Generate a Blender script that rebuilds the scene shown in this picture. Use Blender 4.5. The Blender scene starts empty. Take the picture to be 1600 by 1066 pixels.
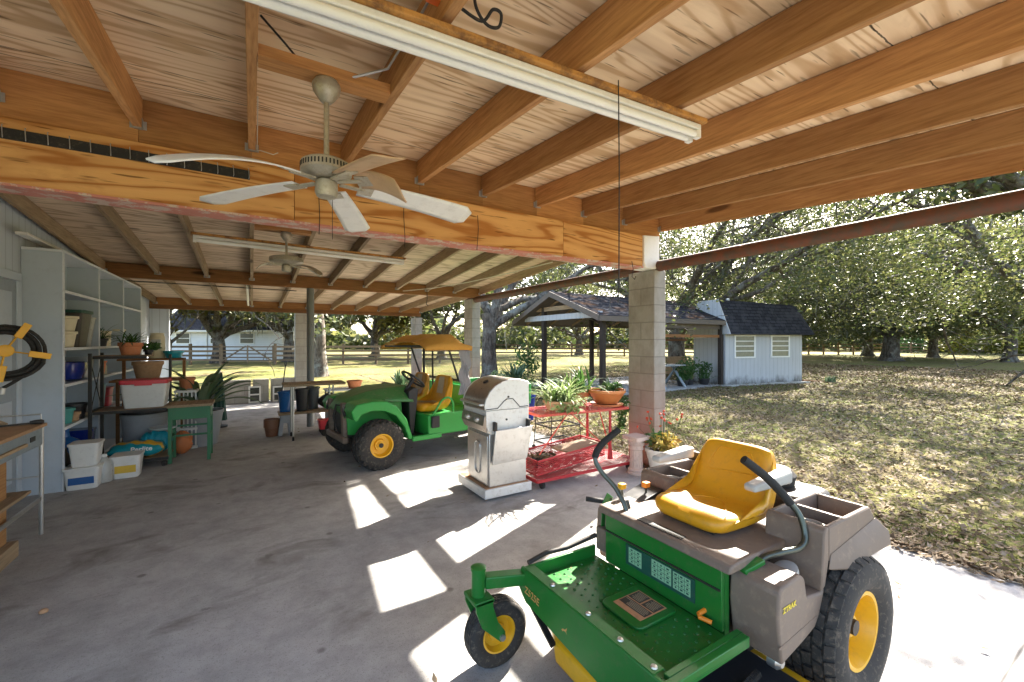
import bpy, bmesh, math, random
import numpy as np
from mathutils import Vector, Matrix, Euler
R = math.radians
random.seed(7); rng = np.random.default_rng(7)
sc = bpy.context.scene
col = sc.collection

# ---------------------------------------------------------------- camera
cd = bpy.data.cameras.new('camera'); cam = bpy.data.objects.new('camera', cd); col.objects.link(cam)
cam.location = (0, 0, 1.5); cam.rotation_euler = (R(90), 0, -math.atan2(.521, .8535))
cd.sensor_width = 36; cd.lens = 36*666/1600; cd.clip_end = 3000; cd.clip_start = .02
sc.camera = cam
# ---------------------------------------------------------------- sky, sun, exposure
SUN_AZ = (.927, .375); SUN_EL = R(36.2)
w = bpy.data.worlds.new('World'); sc.world = w; w.use_nodes = True
wn = w.node_tree; bg = wn.nodes['Background']
sky = wn.nodes.new('ShaderNodeTexSky'); sky.sky_type = 'NISHITA'; sky.sun_disc = False
sky.sun_elevation = SUN_EL; sky.sun_rotation = math.atan2(SUN_AZ[0], SUN_AZ[1])
sky.air_density = 1.0; sky.dust_density = 3.0; sky.ozone_density = 1.0
wn.links.new(sky.outputs[0], bg.inputs[0]); bg.inputs[1].default_value = .10
ld = bpy.data.lights.new('sun', 'SUN'); ld.energy = 5.0; ld.angle = R(.5); ld.color = (1, .93, .82)
lo = bpy.data.objects.new('sun', ld); col.objects.link(lo)
ce = math.cos(SUN_EL); k_ = math.hypot(*SUN_AZ)
lo.rotation_euler = Vector((-SUN_AZ[0]/k_*ce, -SUN_AZ[1]/k_*ce, -math.sin(SUN_EL))).to_track_quat('-Z', 'Y').to_euler()
lo.location = (30, 12, 25)
sc.view_settings.view_transform = 'Standard'; sc.view_settings.look = 'None'
sc.view_settings.exposure = 3.08; sc.view_settings.gamma = 1
sc.cycles.max_bounces = 10; sc.cycles.diffuse_bounces = 6; sc.cycles.transparent_max_bounces = 8

# ---------------------------------------------------------------- mesh helpers
ROOT = {}
def tag(o, label=None, cat=None, group=None, kind=None):
    if label: o['label'] = label
    if cat: o['category'] = cat
    if group: o['group'] = group
    if kind: o['kind'] = kind
    return o
def thing(name, label, cat, loc=(0, 0, 0), rz=0, group=None):
    o = bpy.data.objects.new(name, None); col.objects.link(o)
    o.empty_display_size = .1
    o.location = loc; o.rotation_euler = (0, 0, rz)
    ROOT[o.name] = Matrix.Translation(loc) @ Matrix.Rotation(rz, 4, 'Z')
    return tag(o, label, cat, group)
def copy_tree(o, loc=None, rz=None, label=None, parent=None):
    c = o.copy(); col.objects.link(c)
    if parent: c.parent = parent
    if loc is not None: c.location = loc
    if rz is not None: c.rotation_euler = (0, 0, rz)
    if label: c['label'] = label
    for ch in list(o.children): copy_tree(ch, parent=c)
    return c
class MB:
    def __init__(s): s.v = []; s.f = []
    def add(s, vs, fs):
        n = len(s.v); s.v += [tuple(p) for p in vs]; s.f += [tuple(i+n for i in f) for f in fs]; return s
    def box(s, x0, x1, y0, y1, z0, z1):
        return s.add([(x, y, z) for z in (z0, z1) for y in (y0, y1) for x in (x0, x1)],
              [(0,2,3,1),(4,5,7,6),(0,1,5,4),(2,6,7,3),(0,4,6,2),(1,3,7,5)])
    def obox(s, c, size, rot=(0, 0, 0)):
        m = Euler(rot).to_matrix(); c = Vector(c); a, b, d = [q/2 for q in size]
        return s.add([c + m @ Vector((x, y, z)) for z in (-d, d) for y in (-b, b) for x in (-a, a)],
              [(0,2,3,1),(4,5,7,6),(0,1,5,4),(2,6,7,3),(0,4,6,2),(1,3,7,5)])
    def bar(s, p0, p1, wx, wz, up=(0, 0, 1)):
        p0 = Vector(p0); p1 = Vector(p1); d = (p1-p0).normalized(); sd = d.cross(Vector(up))
        if sd.length < 1e-4: sd = d.cross(Vector((1, 0, 0)))
        sd.normalize(); u = sd.cross(d)
        vs = [p + sd*a*wx/2 + u*b*wz/2 for p in (p0, p1) for a, b in ((-1,-1),(1,-1),(1,1),(-1,1))]
        return s.add(vs, [(3,2,1,0),(4,5,6,7),(0,1,5,4),(1,2,6,5),(2,3,7,6),(3,0,4,7)])
    def prism(s, poly, axis, a, b):
        """poly 2D extruded along axis ('x': poly is y,z ; 'y': x,z ; 'z': x,y)"""
        def P(q, t): return (t, q[0], q[1]) if axis == 'x' else ((q[0], t, q[1]) if axis == 'y' else (q[0], q[1], t))
        n = len(poly)
        return s.add([P(q, a) for q in poly] + [P(q, b) for q in poly],
              [tuple(range(n))[::-1], tuple(range(n, 2*n))] + [(i, (i+1) % n, n+(i+1) % n, n+i) for i in range(n)])
    def tube(s, pts, r, n=8, caps=True, close=False):
        pts = [Vector(p) for p in pts]; m = len(pts)
        rs = r if isinstance(r, (list, tuple)) else [r]*m
        t0 = (pts[1]-pts[0]).normalized(); nn = t0.orthogonal().normalized(); vs = []
        for i, p in enumerate(pts):
            if close: t = (pts[(i+1) % m]-pts[i-1]).normalized()
            else: t = (pts[min(i+1, m-1)]-pts[max(i-1, 0)])
            if t.length < 1e-9: t = t0
            t = t.normalized()
            nn = nn - t*nn.dot(t)
            nn = nn.normalized() if nn.length > 1e-6 else t.orthogonal().normalized()
            bb = t.cross(nn)
            for k in range(n):
                a = 2*math.pi*k/n; vs.append(p + (nn*math.cos(a)+bb*math.sin(a))*rs[i])
        fs = []
        for i in range(m if close else m-1):
            j = (i+1) % m
            for k in range(n): fs.append((i*n+k, i*n+(k+1) % n, j*n+(k+1) % n, j*n+k))
        if caps and not close: fs += [tuple(range(n))[::-1], tuple((m-1)*n+k for k in range(n))]
        return s.add(vs, fs)
    def cyl(s, p0, p1, r0, r1=None, n=20): return s.tube([p0, p1], [r0, r0 if r1 is None else r1], n)
    def lathe(s, prof, c=(0, 0, 0), n=28, axis=(0, 0, 1), caps=True):
        """prof: (radius, height) list turned about axis through c"""
        q = Vector((0, 0, 1)).rotation_difference(Vector(axis)); c = Vector(c); vs = []; fs = []
        for r, h in prof:
            for k in range(n):
                a = 2*math.pi*k/n; vs.append(c + q @ Vector((r*math.cos(a), r*math.sin(a), h)))
        for i in range(len(prof)-1):
            for k in range(n): fs.append((i*n+k, i*n+(k+1) % n, (i+1)*n+(k+1) % n, (i+1)*n+k))
        if caps: fs += [tuple(range(n))[::-1], tuple((len(prof)-1)*n+k for k in range(n))]
        return s.add(vs, fs)
    def grid(s, fn, nu, nv, cu=False):
        vs = [fn(i/(nu if cu else nu-1), j/(nv-1)) for j in range(nv) for i in range(nu)]; fs = []
        for j in range(nv-1):
            for i in range(nu if cu else nu-1):
                fs.append((j*nu+i, j*nu+(i+1) % nu, (j+1)*nu+(i+1) % nu, (j+1)*nu+i))
        return s.add(vs, fs)
    def rbox(s, x0, x1, y0, y1, z0, z1, r=.02, taper=0, n=4):
        """box with rounded vertical edges; taper shrinks the bottom"""
        vs = []
        for z, t in ((z0, taper), (z1, 0)):
            for cx, cy, a0 in ((x1-r-t, y1-r-t, 0), (x0+r+t, y1-r-t, 90), (x0+r+t, y0+r+t, 180), (x1-r-t, y0+r+t, 270)):
                for k in range(n+1):
                    a = R(a0+90*k/n); vs.append((cx+r*math.cos(a), cy+r*math.sin(a), z))
        m = 4*(n+1)
        return s.add(vs, [tuple(range(m))[::-1], tuple(range(m, 2*m))] + [(i, (i+1) % m, m+(i+1) % m, m+i) for i in range(m)])
    def build(s, name, mat, parent=None, w=False, loc=None, smooth=None, bevel=0, seg=2, solid=0, sub=0):
        me = bpy.data.meshes.new(name)
        vs = s.v
        if w and parent:
            r = parent
            while r.parent: r = r.parent
            mi = ROOT[r.name].inverted(); vs = [mi @ Vector(p) for p in vs]
        me.from_pydata(vs, [], s.f); me.update()
        bm = bmesh.new(); bm.from_mesh(me); bmesh.ops.recalc_face_normals(bm, faces=bm.faces); bm.to_mesh(me); bm.free()
        if mat: me.materials.append(mat)
        o = bpy.data.objects.new(name, me); col.objects.link(o)
        if parent: o.parent = parent
        if loc: o.location = loc
        if smooth:
            me.polygons.foreach_set('use_smooth', [True]*len(me.polygons)); me.set_sharp_from_angle(angle=R(smooth))
        if solid:
            m = o.modifiers.new('solid', 'SOLIDIFY'); m.thickness = solid; m.offset = 0
        if sub:
            m = o.modifiers.new('sub', 'SUBSURF'); m.levels = sub; m.render_levels = sub
        if bevel:
            m = o.modifiers.new('bevel', 'BEVEL'); m.width = bevel; m.segments = seg; m.limit_method = 'ANGLE'; m.angle_limit = R(40)
            if not smooth:
                me.polygons.foreach_set('use_smooth', [True]*len(me.polygons)); me.set_sharp_from_angle(angle=R(30))
                m.harden_normals = False
        return o
def single(name, mb, mat, label, cat, group=None, kind=None, loc=None, **k):
    o = mb.build(name, mat, None, **k)
    if loc: o.location = loc
    return tag(o, label, cat, group, kind)
def np_mesh(name, verts, faces, mat, parent=None, smooth=False):
    verts = np.asarray(verts, np.float32).reshape(-1, 3); faces = np.asarray(faces, np.int32); k = faces.shape[1]
    me = bpy.data.meshes.new(name); me.vertices.add(len(verts)); me.vertices.foreach_set('co', verts.ravel())
    me.loops.add(faces.size); me.loops.foreach_set('vertex_index', faces.ravel())
    me.polygons.add(len(faces)); me.polygons.foreach_set('loop_start', np.arange(len(faces), dtype=np.int32)*k)
    me.polygons.foreach_set('loop_total', np.full(len(faces), k, np.int32))
    me.update(calc_edges=True); me.materials.append(mat)
    o = bpy.data.objects.new(name, me); col.objects.link(o)
    if parent: o.parent = parent
    return o
def text(name, body, mat, parent, size, mtx, extrude=.0008, bold=False, sx=1.0):
    """flat lettering as a mesh; mtx is the thing-local placement"""
    cu = bpy.data.curves.new(name, 'FONT'); cu.body = body; cu.size = size; cu.extrude = extrude
    cu.align_x = 'CENTER'; cu.align_y = 'CENTER'
    if bold: cu.offset = size*.018
    to = bpy.data.objects.new('tmp', cu); col.objects.link(to)
    dg = bpy.context.evaluated_depsgraph_get(); me = bpy.data.meshes.new_from_object(to.evaluated_get(dg))
    col.objects.unlink(to); bpy.data.objects.remove(to)
    me.name = name; me.materials.clear(); me.materials.append(mat)
    me.transform(mtx @ Matrix.Diagonal((sx, 1, 1, 1)))
    o = bpy.data.objects.new(name, me); col.objects.link(o); o.parent = parent
    return o
def frame_mtx(o, x, y):
    """placement with local x, y axes given"""
    x = Vector(x).normalized(); y = Vector(y); z = x.cross(y).normalized(); y = z.cross(x)
    m = Matrix.Identity(4)
    for i in range(3): m[i][0] = x[i]; m[i][1] = y[i]; m[i][2] = z[i]; m[i][3] = o[i]
    return m

def smooth_path(p, n=6):
    p = [Vector(q) for q in p]; out = []
    for i in range(len(p)-1):
        a, b, c, d = p[max(i-1, 0)], p[i], p[i+1], p[min(i+2, len(p)-1)]
        for j in range(n):
            t = j/n; out.append(.5*((2*b)+(c-a)*t+(2*a-5*b+4*c-d)*t*t+(3*b-a-3*c+d)*t**3))
    return out+[p[-1]]

# ---------------------------------------------------------------- materials
class NT:
    def __init__(s, name):
        s.m = bpy.data.materials.new(name); s.m.use_nodes = True; s.t = s.m.node_tree
        s.p = s.t.nodes['Principled BSDF']; s.out = s.t.nodes['Material Output']
    def n(s, typ, ins=None, **kw):
        nd = s.t.nodes.new('ShaderNode'+typ)
        for k, v in kw.items(): setattr(nd, k, v)
        for k, v in (ins or {}).items():
            if hasattr(v, 'is_linked') or isinstance(v, bpy.types.NodeSocket): s.t.links.new(v, nd.inputs[k])
            else: nd.inputs[k].default_value = v
        return nd
    def l(s, a, b): s.t.links.new(a, b)
    def coord(s, scale=(1, 1, 1), rnd=True, rot=(0, 0, 0), geo=False):
        if geo: src = s.n('NewGeometry').outputs['Position']
        else: src = s.n('TexCoord').outputs['Object']
        if rnd:
            r = s.n('ObjectInfo').outputs['Random']
            c = s.n('CombineXYZ', {0: r, 1: r, 2: r}).outputs[0]
            sc_ = s.n('VectorMath', {0: c, 1: (37., 23., 17.)}, operation='MULTIPLY').outputs[0]
            src = s.n('VectorMath', {0: src, 1: sc_}, operation='ADD').outputs[0]
        return s.n('Mapping', {'Vector': src, 'Scale': scale, 'Rotation': rot}).outputs[0]
    def noise(s, vec, scale, detail=4, rough=.6, dist=0):
        return s.n('TexNoise', {'Vector': vec, 'Scale': scale, 'Detail': detail, 'Roughness': rough, 'Distortion': dist}).outputs['Fac']
    def ramp(s, fac, stops):
        r = s.n('ValToRGB', {'Fac': fac}); e = r.color_ramp.elements
        while len(e) < len(stops): e.new(.5)
        for i, (p, c) in enumerate(stops):
            e[i].position = p; e[i].color = (*c, 1) if len(c) == 3 else c
        return r.outputs['Color']
    def mix(s, fac, a, b, mode='MIX'):
        n = s.n('Mix', data_type='RGBA', blend_type=mode)
        for i, v in ((0, fac), (6, a), (7, b)):
            if isinstance(v, bpy.types.NodeSocket): s.l(v, n.inputs[i])
            else: n.inputs[i].default_value = (*v, 1) if isinstance(v, tuple) and len(v) == 3 else v
        return n.outputs[2]
    def math(s, op, a, b=0.):
        return s.n('Math', {0: a, 1: b}, operation=op).outputs[0]
    def sep(s, vec): return s.n('SeparateXYZ', {0: vec}).outputs
    def bump(s, h, strength=.3, dist=.01):
        s.l(s.n('Bump', {'Height': h, 'Strength': strength, 'Distance': dist}).outputs[0], s.p.inputs['Normal'])
    def fin(s, colr=None, rough=.6, metal=0, spec=None, **kw):
        if colr is not None:
            if isinstance(colr, bpy.types.NodeSocket): s.l(colr, s.p.inputs['Base Color'])
            else: s.p.inputs['Base Color'].default_value = (*colr, 1)
        if isinstance(rough, bpy.types.NodeSocket): s.l(rough, s.p.inputs['Roughness'])
        else: s.p.inputs['Roughness'].default_value = rough
        s.p.inputs['Metallic'].default_value = metal
        if spec is not None: s.p.inputs['Specular IOR Level'].default_value = spec
        return s.m
def mul(c, k): return tuple(min(1, q*k) for q in c)
def paint(name, c, rough=.5, var=.22, scale=6, dirt=(.16, .12, .08), dirt_amt=.25, metal=0, bump=.05):
    """a plain coating with uneven tone and grime patches"""
    m = NT(name); v = m.coord(); n1 = m.noise(v, scale, 6, .65); n2 = m.noise(v, scale*4.3, 5, .7)
    base = m.mix(n1, mul(c, 1-var), mul(c, 1+var))
    dm = m.ramp(n2, [(.52, (0, 0, 0)), (.78, (1, 1, 1))])
    base = m.mix(m.math('MULTIPLY', m.n('RGBToBW', {0: dm}).outputs[0], dirt_amt), base, dirt)
    if bump: m.bump(n2, bump, .004)
    rg = m.math('ADD', m.math('MULTIPLY', n2, .3), rough-.15)
    return m.fin(base, rg, metal)
def lumber(name, dark, light, axis='y', rough=.75):
    m = NT(name); st = {'x': (.6, 9, 9), 'y': (9, .6, 9), 'z': (9, 9, .6)}[axis]
    v = m.coord(st); g = m.noise(v, 2.2, 7, .65, 1.2); v2 = m.coord(tuple(q*3 for q in st)); f = m.noise(v2, 3, 4, .6)
    big = m.noise(m.coord((1, 1, 1)), .9, 3)
    c = m.ramp(g, [(.3, dark), (.52, tuple((a+b)/2 for a, b in zip(dark, light))), (.7, light)])
    c = m.mix(.35, c, m.ramp(f, [(.35, mul(dark, .7)), (.6, mul(light, 1.05))]))
    c = m.mix(m.math('MULTIPLY', big, .55), c, mul(light, .62), 'MIX')
    rv = m.math('ADD', m.math('MULTIPLY', m.n('ObjectInfo').outputs['Random'], .5), .72)
    c = m.n('VectorMath', {0: c, 1: m.n('CombineXYZ', {0: rv, 1: rv, 2: rv}).outputs[0]}, operation='MULTIPLY').outputs[0]
    kn = {'x': (1.1, 5, 5), 'y': (5, 1.1, 5), 'z': (5, 5, 1.1)}[axis]
    vo = m.n('TexVoronoi', {'Vector': m.coord(kn), 'Scale': .62}).outputs['Distance']
    c = m.mix(m.ramp(vo, [(.07, (.85,)*3), (.12, (0, 0, 0))]), c, mul(dark, .28))
    m.bump(g, .25, .004)
    return m.fin(c, rough, spec=.25)
def plywood(name, dark, light, seams=True, knot=.5, axis='x', gk=.7):
    m = NT(name); rnd = not seams
    st = (.32, 2.4, 2.4) if axis == 'x' else (2.4, .32, 2.4)
    v = m.coord(st, rnd); wv = m.noise(v, .9, 2, .5, .6)
    wv2 = m.n('TexNoise', {'Vector': m.coord((.9, 5.5, 5.5), rnd), 'Scale': .9, 'Detail': 3.}).outputs['Fac']
    bands = m.math('SINE', m.math('MULTIPLY', m.math('ADD', wv, m.math('MULTIPLY', wv2, .18)), 80.))
    bands = m.math('ADD', m.math('MULTIPLY', bands, .5), .5)
    fine = m.noise(m.coord((2.2, 60, 60) if axis == 'x' else (60, 2.2, 60), rnd), 1.2, 4, .7)
    pch = m.noise(m.coord((.35, .9, .9), rnd), .9, 5, .6)
    mid = tuple(a*.45+b*.55 for a, b in zip(dark, light))
    c = m.mix(m.math('MULTIPLY', bands, gk), light, mid)
    c = m.mix(m.ramp(bands, [(.70, (0, 0, 0)), (1., (gk,)*3)]), c, dark)
    c = m.mix(m.math('MULTIPLY', fine, .5), c, mid)
    c = m.mix(m.ramp(pch, [(.45, (0, 0, 0)), (.78, (.4,)*3)]), c, mul(dark, .8))
    vo = m.n('TexVoronoi', {'Vector': m.coord((1.3, 3.0, 3.0), rnd), 'Scale': .75}).outputs['Distance']
    c = m.mix(m.ramp(vo, [(.07, (knot*1.4,)*3), (.10, (0, 0, 0))]), c, mul(dark, .22))
    vo2 = m.n('TexVoronoi', {'Vector': m.coord((1.2, 9., 9.), rnd), 'Scale': 1.9}).outputs['Distance']
    c = m.mix(m.ramp(vo2, [(.10, (.8*knot,)*3), (.16, (0, 0, 0))]), c, mul(dark, .3))
    fl = m.noise(m.coord((3.5, 42, 42), rnd), 1.0, 2, .5); c = m.mix(m.ramp(fl, [(.30, (.75,)*3), (.36, (0, 0, 0))]), c, mul(dark, .3))
    blot = m.noise(m.coord((.5, 1.3, 1.3), rnd), 1.7, 6, .7, .6); c = m.mix(m.ramp(blot, [(.58, (0, 0, 0)), (.76, (.45,)*3)]), c, mul(dark, .7))
    if seams:
        p = m.sep(m.coord((1, 1, 1), False)); wob = m.math('MULTIPLY', m.noise(m.coord((1, 1, 1), False), 22, 3), .016)
        def line(q, per, off):
            f = m.math('ABSOLUTE', m.math('SUBTRACT', m.math('FRACT', m.math('ADD', m.math('DIVIDE', m.math('ADD', q, wob), per), off)), .5))
            return m.math('LESS_THAN', f, .0035/per)
        ln = m.math('MAXIMUM', line(p[1], 1.22, .9), line(p[0], 2.4, .75))
        c = m.mix(m.math('MULTIPLY', ln, .85), c, (.02, .012, .006))
    m.bump(bands, .12, .002)
    return m.fin(c, .8, spec=.2)
M = {}
M['lumber'] = lumber('raw_lumber', (.30, .125, .042), (.62, .34, .14))
M['lumber_x'] = lumber('raw_lumber_across', (.30, .125, .042), (.58, .29, .105), 'x')
M['lumber_grey'] = lumber('aged_lumber', (.19, .125, .07), (.44, .32, .20))
M['beam_dark'] = lumber('dark_beam', (.15, .065, .025), (.32, .15, .06), 'x')
M['ply'] = plywood('roof_plywood', (.47, .27, .115), (.92, .735, .49))
M['ply_old'] = plywood('old_roof_plywood', (.32, .22, .14), (.76, .60, .44))
M['ply_beam'] = plywood('beam_plywood', (.36, .125, .025), (.74, .42, .16), False, .5, gk=1.)
M['galv'] = paint('galvanised_steel', (.45, .46, .47), .45, .2, 20, metal=.7)
M['shingle_dark'] = paint('dark_shingle', (.05, .048, .05), .9, .3, 4)
M['wall_grey'] = paint('grey_wall_paint', (.50, .56, .62), .6, .08, 2, (.2, .2, .2), .12)
M['shelf_grey'] = paint('grey_shelf_paint', (.47, .53, .59), .55, .07, 3, (.2, .18, .16), .15)
M['shelf_edge'] = paint('pale_shelf_edge', (.70, .73, .76), .55, .06, 5)
M['white'] = paint('white_enamel', (.78, .77, .73), .4, .06, 5, (.3, .25, .18), .2)
M['black'] = paint('black_plastic', (.016, .016, .018), .5, .3, 8, (.12, .1, .08), .25)
M['rubber'] = paint('black_rubber', (.022, .021, .02), .85, .3, 12, (.16, .13, .1), .5)
M['steel'] = paint('bare_steel', (.55, .55, .54), .35, .12, 9, (.25, .2, .15), .3, metal=.85)
M['darkmetal'] = paint('dark_metal', (.03, .028, .026), .55, .3, 9, (.16, .09, .05), .35, metal=.3)
def rusty(name, c, rust, amt=(.45, .6)):
    m = NT(name); v = m.coord(); n = m.noise(v, 9, 7, .7)
    cc = m.mix(m.ramp(n, [(amt[0], (0, 0, 0)), (amt[1], (1, 1, 1))]), c, rust); m.bump(n, .2, .003); return m.fin(cc, .7)
M['rust_pipe'] = rusty('rusty_red_pipe', (.135, .042, .02), (.07, .05, .035), (.40, .62))
M['mounting_board'] = rusty('stained_board', (.50, .24, .06), (.20, .09, .03))
def ground_mats():
    m = NT('concrete'); v = m.coord((1, 1, 1), False); a = m.noise(v, .55, 6, .65, .4); b = m.noise(v, 5, 8, .75); s = m.noise(v, 60, 3, .8)
    c = m.ramp(a, [(.3, (.23, .225, .22)), (.5, (.35, .345, .335)), (.7, (.44, .43, .42))])
    c = m.mix(.45, c, m.ramp(b, [(.33, (.19, .18, .17)), (.6, (.42, .405, .385))]))
    c = m.mix(m.ramp(s, [(.33, (.55,)*3), (.42, (0, 0, 0))]), c, (.16, .14, .125))
    c = m.mix(m.ramp(s, [(.66, (0, 0, 0)), (.74, (.5,)*3)]), c, (.55, .53, .5))
    st = m.noise(m.coord((1, 1.6, 1), False), 1.5, 5, .6, .8)
    c = m.mix(m.ramp(st, [(.55, (0, 0, 0)), (.70, (.7,)*3)]), c, (.13, .115, .10))
    sp = m.n('TexVoronoi', {'Vector': v, 'Scale': 2.6}).outputs['Distance']
    c = m.mix(m.ramp(sp, [(.04, (.6,)*3), (.075, (0, 0, 0))]), c, (.10, .085, .075))
    dv = m.n('VectorMath', {0: v, 1: m.n('TexNoise', {'Vector': v, 'Scale': 1.6, 'Detail': 5.}).outputs['Color']}, operation='ADD').outputs[0]
    ck = m.n('TexVoronoi', {'Vector': dv, 'Scale': .16}, feature='DISTANCE_TO_EDGE').outputs['Distance']
    pz = m.sep(v); jl = m.math('ABSOLUTE', m.math('SUBTRACT', m.math('ADD', pz[1], m.math('MULTIPLY', b, .006)), .482)); 
    c = m.mix(m.ramp(jl, [(.003, (.85,)*3), (.006, (0, 0, 0))]), c, (.05, .042, .035))
    g2 = m.noise(v, 170, 2, .7); c = m.mix(m.ramp(g2, [(.34, (.6,)*3), (.40, (0, 0, 0))]), c, (.12, .10, .09))
    oil = m.noise(v, 2.3, 8, .62, .3); c = m.mix(m.ramp(oil, [(.66, (0, 0, 0)), (.69, (.55,)*3)]), c, (.10, .09, .08))
    m.bump(m.math('ADD', b, m.math('MULTIPLY', s, .5)), .3, .006)
    M['concrete'] = m.fin(c, .82, spec=.3)
    m = NT('lawn_soil'); v = m.coord((1, 1, 1), False); a = m.noise(v, .32, 6, .7, .3); b = m.noise(v, 3.5, 8, .8); s = m.noise(v, 45, 4, .8)
    c = m.ramp(a, [(.36, (.17, .13, .07)), (.50, (.165, .16, .05)), (.66, (.11, .145, .028))])
    c = m.mix(m.ramp(b, [(.45, (0, 0, 0)), (.65, (.65,)*3)]), c, (.20, .155, .095))
    c = m.mix(m.ramp(s, [(.38, (.6,)*3), (.52, (0, 0, 0))]), c, (.06, .05, .025))
    m.bump(m.math('ADD', b, s), .8, .03)
    M['lawn'] = m.fin(c, .95, spec=.05)
ground_mats()
def block_mat(name, base, dark, tint=None):
    m = NT(name); p = m.sep(m.coord((1, 1, 1), False))
    vec = m.n('CombineXYZ', {0: m.math('ADD', p[0], p[1]), 1: p[2]}).outputs[0]
    br = m.n('TexBrick', {'Vector': vec, 'Scale': 1., 'Color1': (*base, 1), 'Color2': (*mul(base, .82), 1), 'Mortar': (*mul(base, .62), 1),
                          'Mortar Size': .007, 'Mortar Smooth': .3, 'Brick Width': .4, 'Row Height': .195, 'Bias': 0.})
    n = m.noise(m.coord((1, 1, .7), False), 4, 7, .7); f = m.noise(m.coord(rnd=False), 38, 3, .8)
    c = m.mix(m.ramp(n, [(.42, (0, 0, 0)), (.68, (.7,)*3)]), br.outputs['Color'], dark)
    c = m.mix(m.math('MULTIPLY', f, .35), c, mul(base, .55))
    if tint:
        tz = m.n('MapRange', {0: p[2], 1: 1.3, 2: .2, 3: 0., 4: .8}).outputs[0]
        c = m.mix(m.math('MULTIPLY', tz, m.math('ADD', n, .35)), c, tint)
    h = m.math('SUBTRACT', m.math('MULTIPLY', f, .3), br.outputs['Fac'])
    m.bump(h, .5, .012)
    return m.fin(c, .9, spec=.15)
M['block'] = block_mat('concrete_block', (.37, .35, .315), (.18, .16, .135), (.42, .24, .18))
M['block_plain'] = block_mat('pale_concrete_block', (.50, .48, .43), (.30, .28, .25))
def siding_mat(name, c, per=.1, horiz=False, mildew=0):
    m = NT(name); p = m.sep(m.coord((1, 1, 1), False))
    q = p[2] if horiz else m.math('ADD', p[0], p[1])
    f = m.math('FRACT', m.math('DIVIDE', q, per)); g = m.math('LESS_THAN', f, .08)
    n = m.noise(m.coord((1, 1, .3), False), 3, 6, .7)
    cc = m.mix(n, mul(c, .86), mul(c, 1.1)); cc = m.mix(m.math('MULTIPLY', g, .5), cc, mul(c, .35))
    if mildew:
        hz = m.n('MapRange', {0: p[2], 1: .05, 2: .75, 3: 1., 4: .0}).outputs[0]; mn = m.noise(m.coord((1, 1, .5), False), 3.2, 7, .75)
        cc = m.mix(m.ramp(m.math('MULTIPLY', hz, mn), [(.30, (0, 0, 0)), (.52, (.85,)*3)]), cc, (.07, .065, .055))
        st = m.noise(m.coord((6, 6, .35), False), 2.2, 5, .7); cc = m.mix(m.ramp(st, [(.55, (0, 0, 0)), (.75, (.5,)*3)]), cc, (.22, .20, .17))
    m.bump(g, -.6, .008)
    return m.fin(cc, .6)
M['siding'] = siding_mat('grey_siding', (.56, .61, .66), .13)
M['siding_white'] = siding_mat('white_lap_siding', (.70, .72, .74), .16, True)
# ================================================================ ground
single('concrete_slab', MB().box(-2.3, 4.06, -5, 12.45, -.25, 0), M['concrete'], None, None, kind='structure')
def lawn_z(u, v):
    d = max(0, u-4.06, v-12.4)
    return -.03 - .075*min(1, d/6) + .02*math.sin(u*.7+v*.4)*min(1, d/4)
rad = [0, 3, 5, 6.5, 8, 10, 12, 14, 16, 19, 23, 28, 36, 50, 75, 120, 220, 500, 2500]; na = 72
g = MB()
for r in rad:
    for k in range(na):
        x, y = r*math.cos(2*math.pi*k/na)+4, r*math.sin(2*math.pi*k/na)+5
        g.v.append((x, y, lawn_z(x, y) if r < 200 else -.1))
for i in range(len(rad)-1):
    for k in range(na): g.f.append((i*na+k, (i+1)*na+k, (i+1)*na+(k+1) % na, i*na+(k+1) % na))
for i in range(len(g.v)):
    x, y, z = g.v[i]
    if x < 4.6 and y < 13 and x > -3 and y > -6: g.v[i] = (x, y, min(z, -.035))
lawn = single('lawn', g, M['lawn'], None, None, kind='structure', smooth=60)
def leaf_mat(name, cols, transl=.25, rough=.7, spec=.2):
    m = NT(name); r = m.n('NewGeometry').outputs['Random Per Island']; k = len(cols)
    c = m.ramp(r, [(i/(k-1) if k > 1 else 0, q) for i, q in enumerate(cols)])
    v = m.coord(rnd=False, geo=True); c = m.mix(m.math('MULTIPLY', m.noise(v, 1.2, 3), .45), c, mul(cols[0], .75))
    m.fin(c, rough, spec=spec)
    t = m.n('BsdfTranslucent', {'Color': c}); mx = m.n('MixShader', {0: transl, 1: m.p.outputs[0], 2: t.outputs[0]})
    m.l(mx.outputs[0], m.out.inputs['Surface']); return m.m
M['litter'] = leaf_mat('dry_leaf', [(.085, .05, .022), (.17, .115, .06), (.245, .18, .105), (.32, .255, .18), (.13, .075, .034)], .1, .75)
M['grass'] = leaf_mat('grass_blade', [(.06, .09, .015), (.13, .16, .03), (.20, .20, .05), (.26, .22, .09)], .25)
def scatter(n, near=0):
    """random lawn spots, thicker close to the slab"""
    t = rng.random(n*2); d = 30*t**2.3; v = rng.uniform(-2.5, 1, n*2)+rng.random(n*2)*(14+d*.35)
    u = 4.05 + d
    return u[:n], v[:n]
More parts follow.
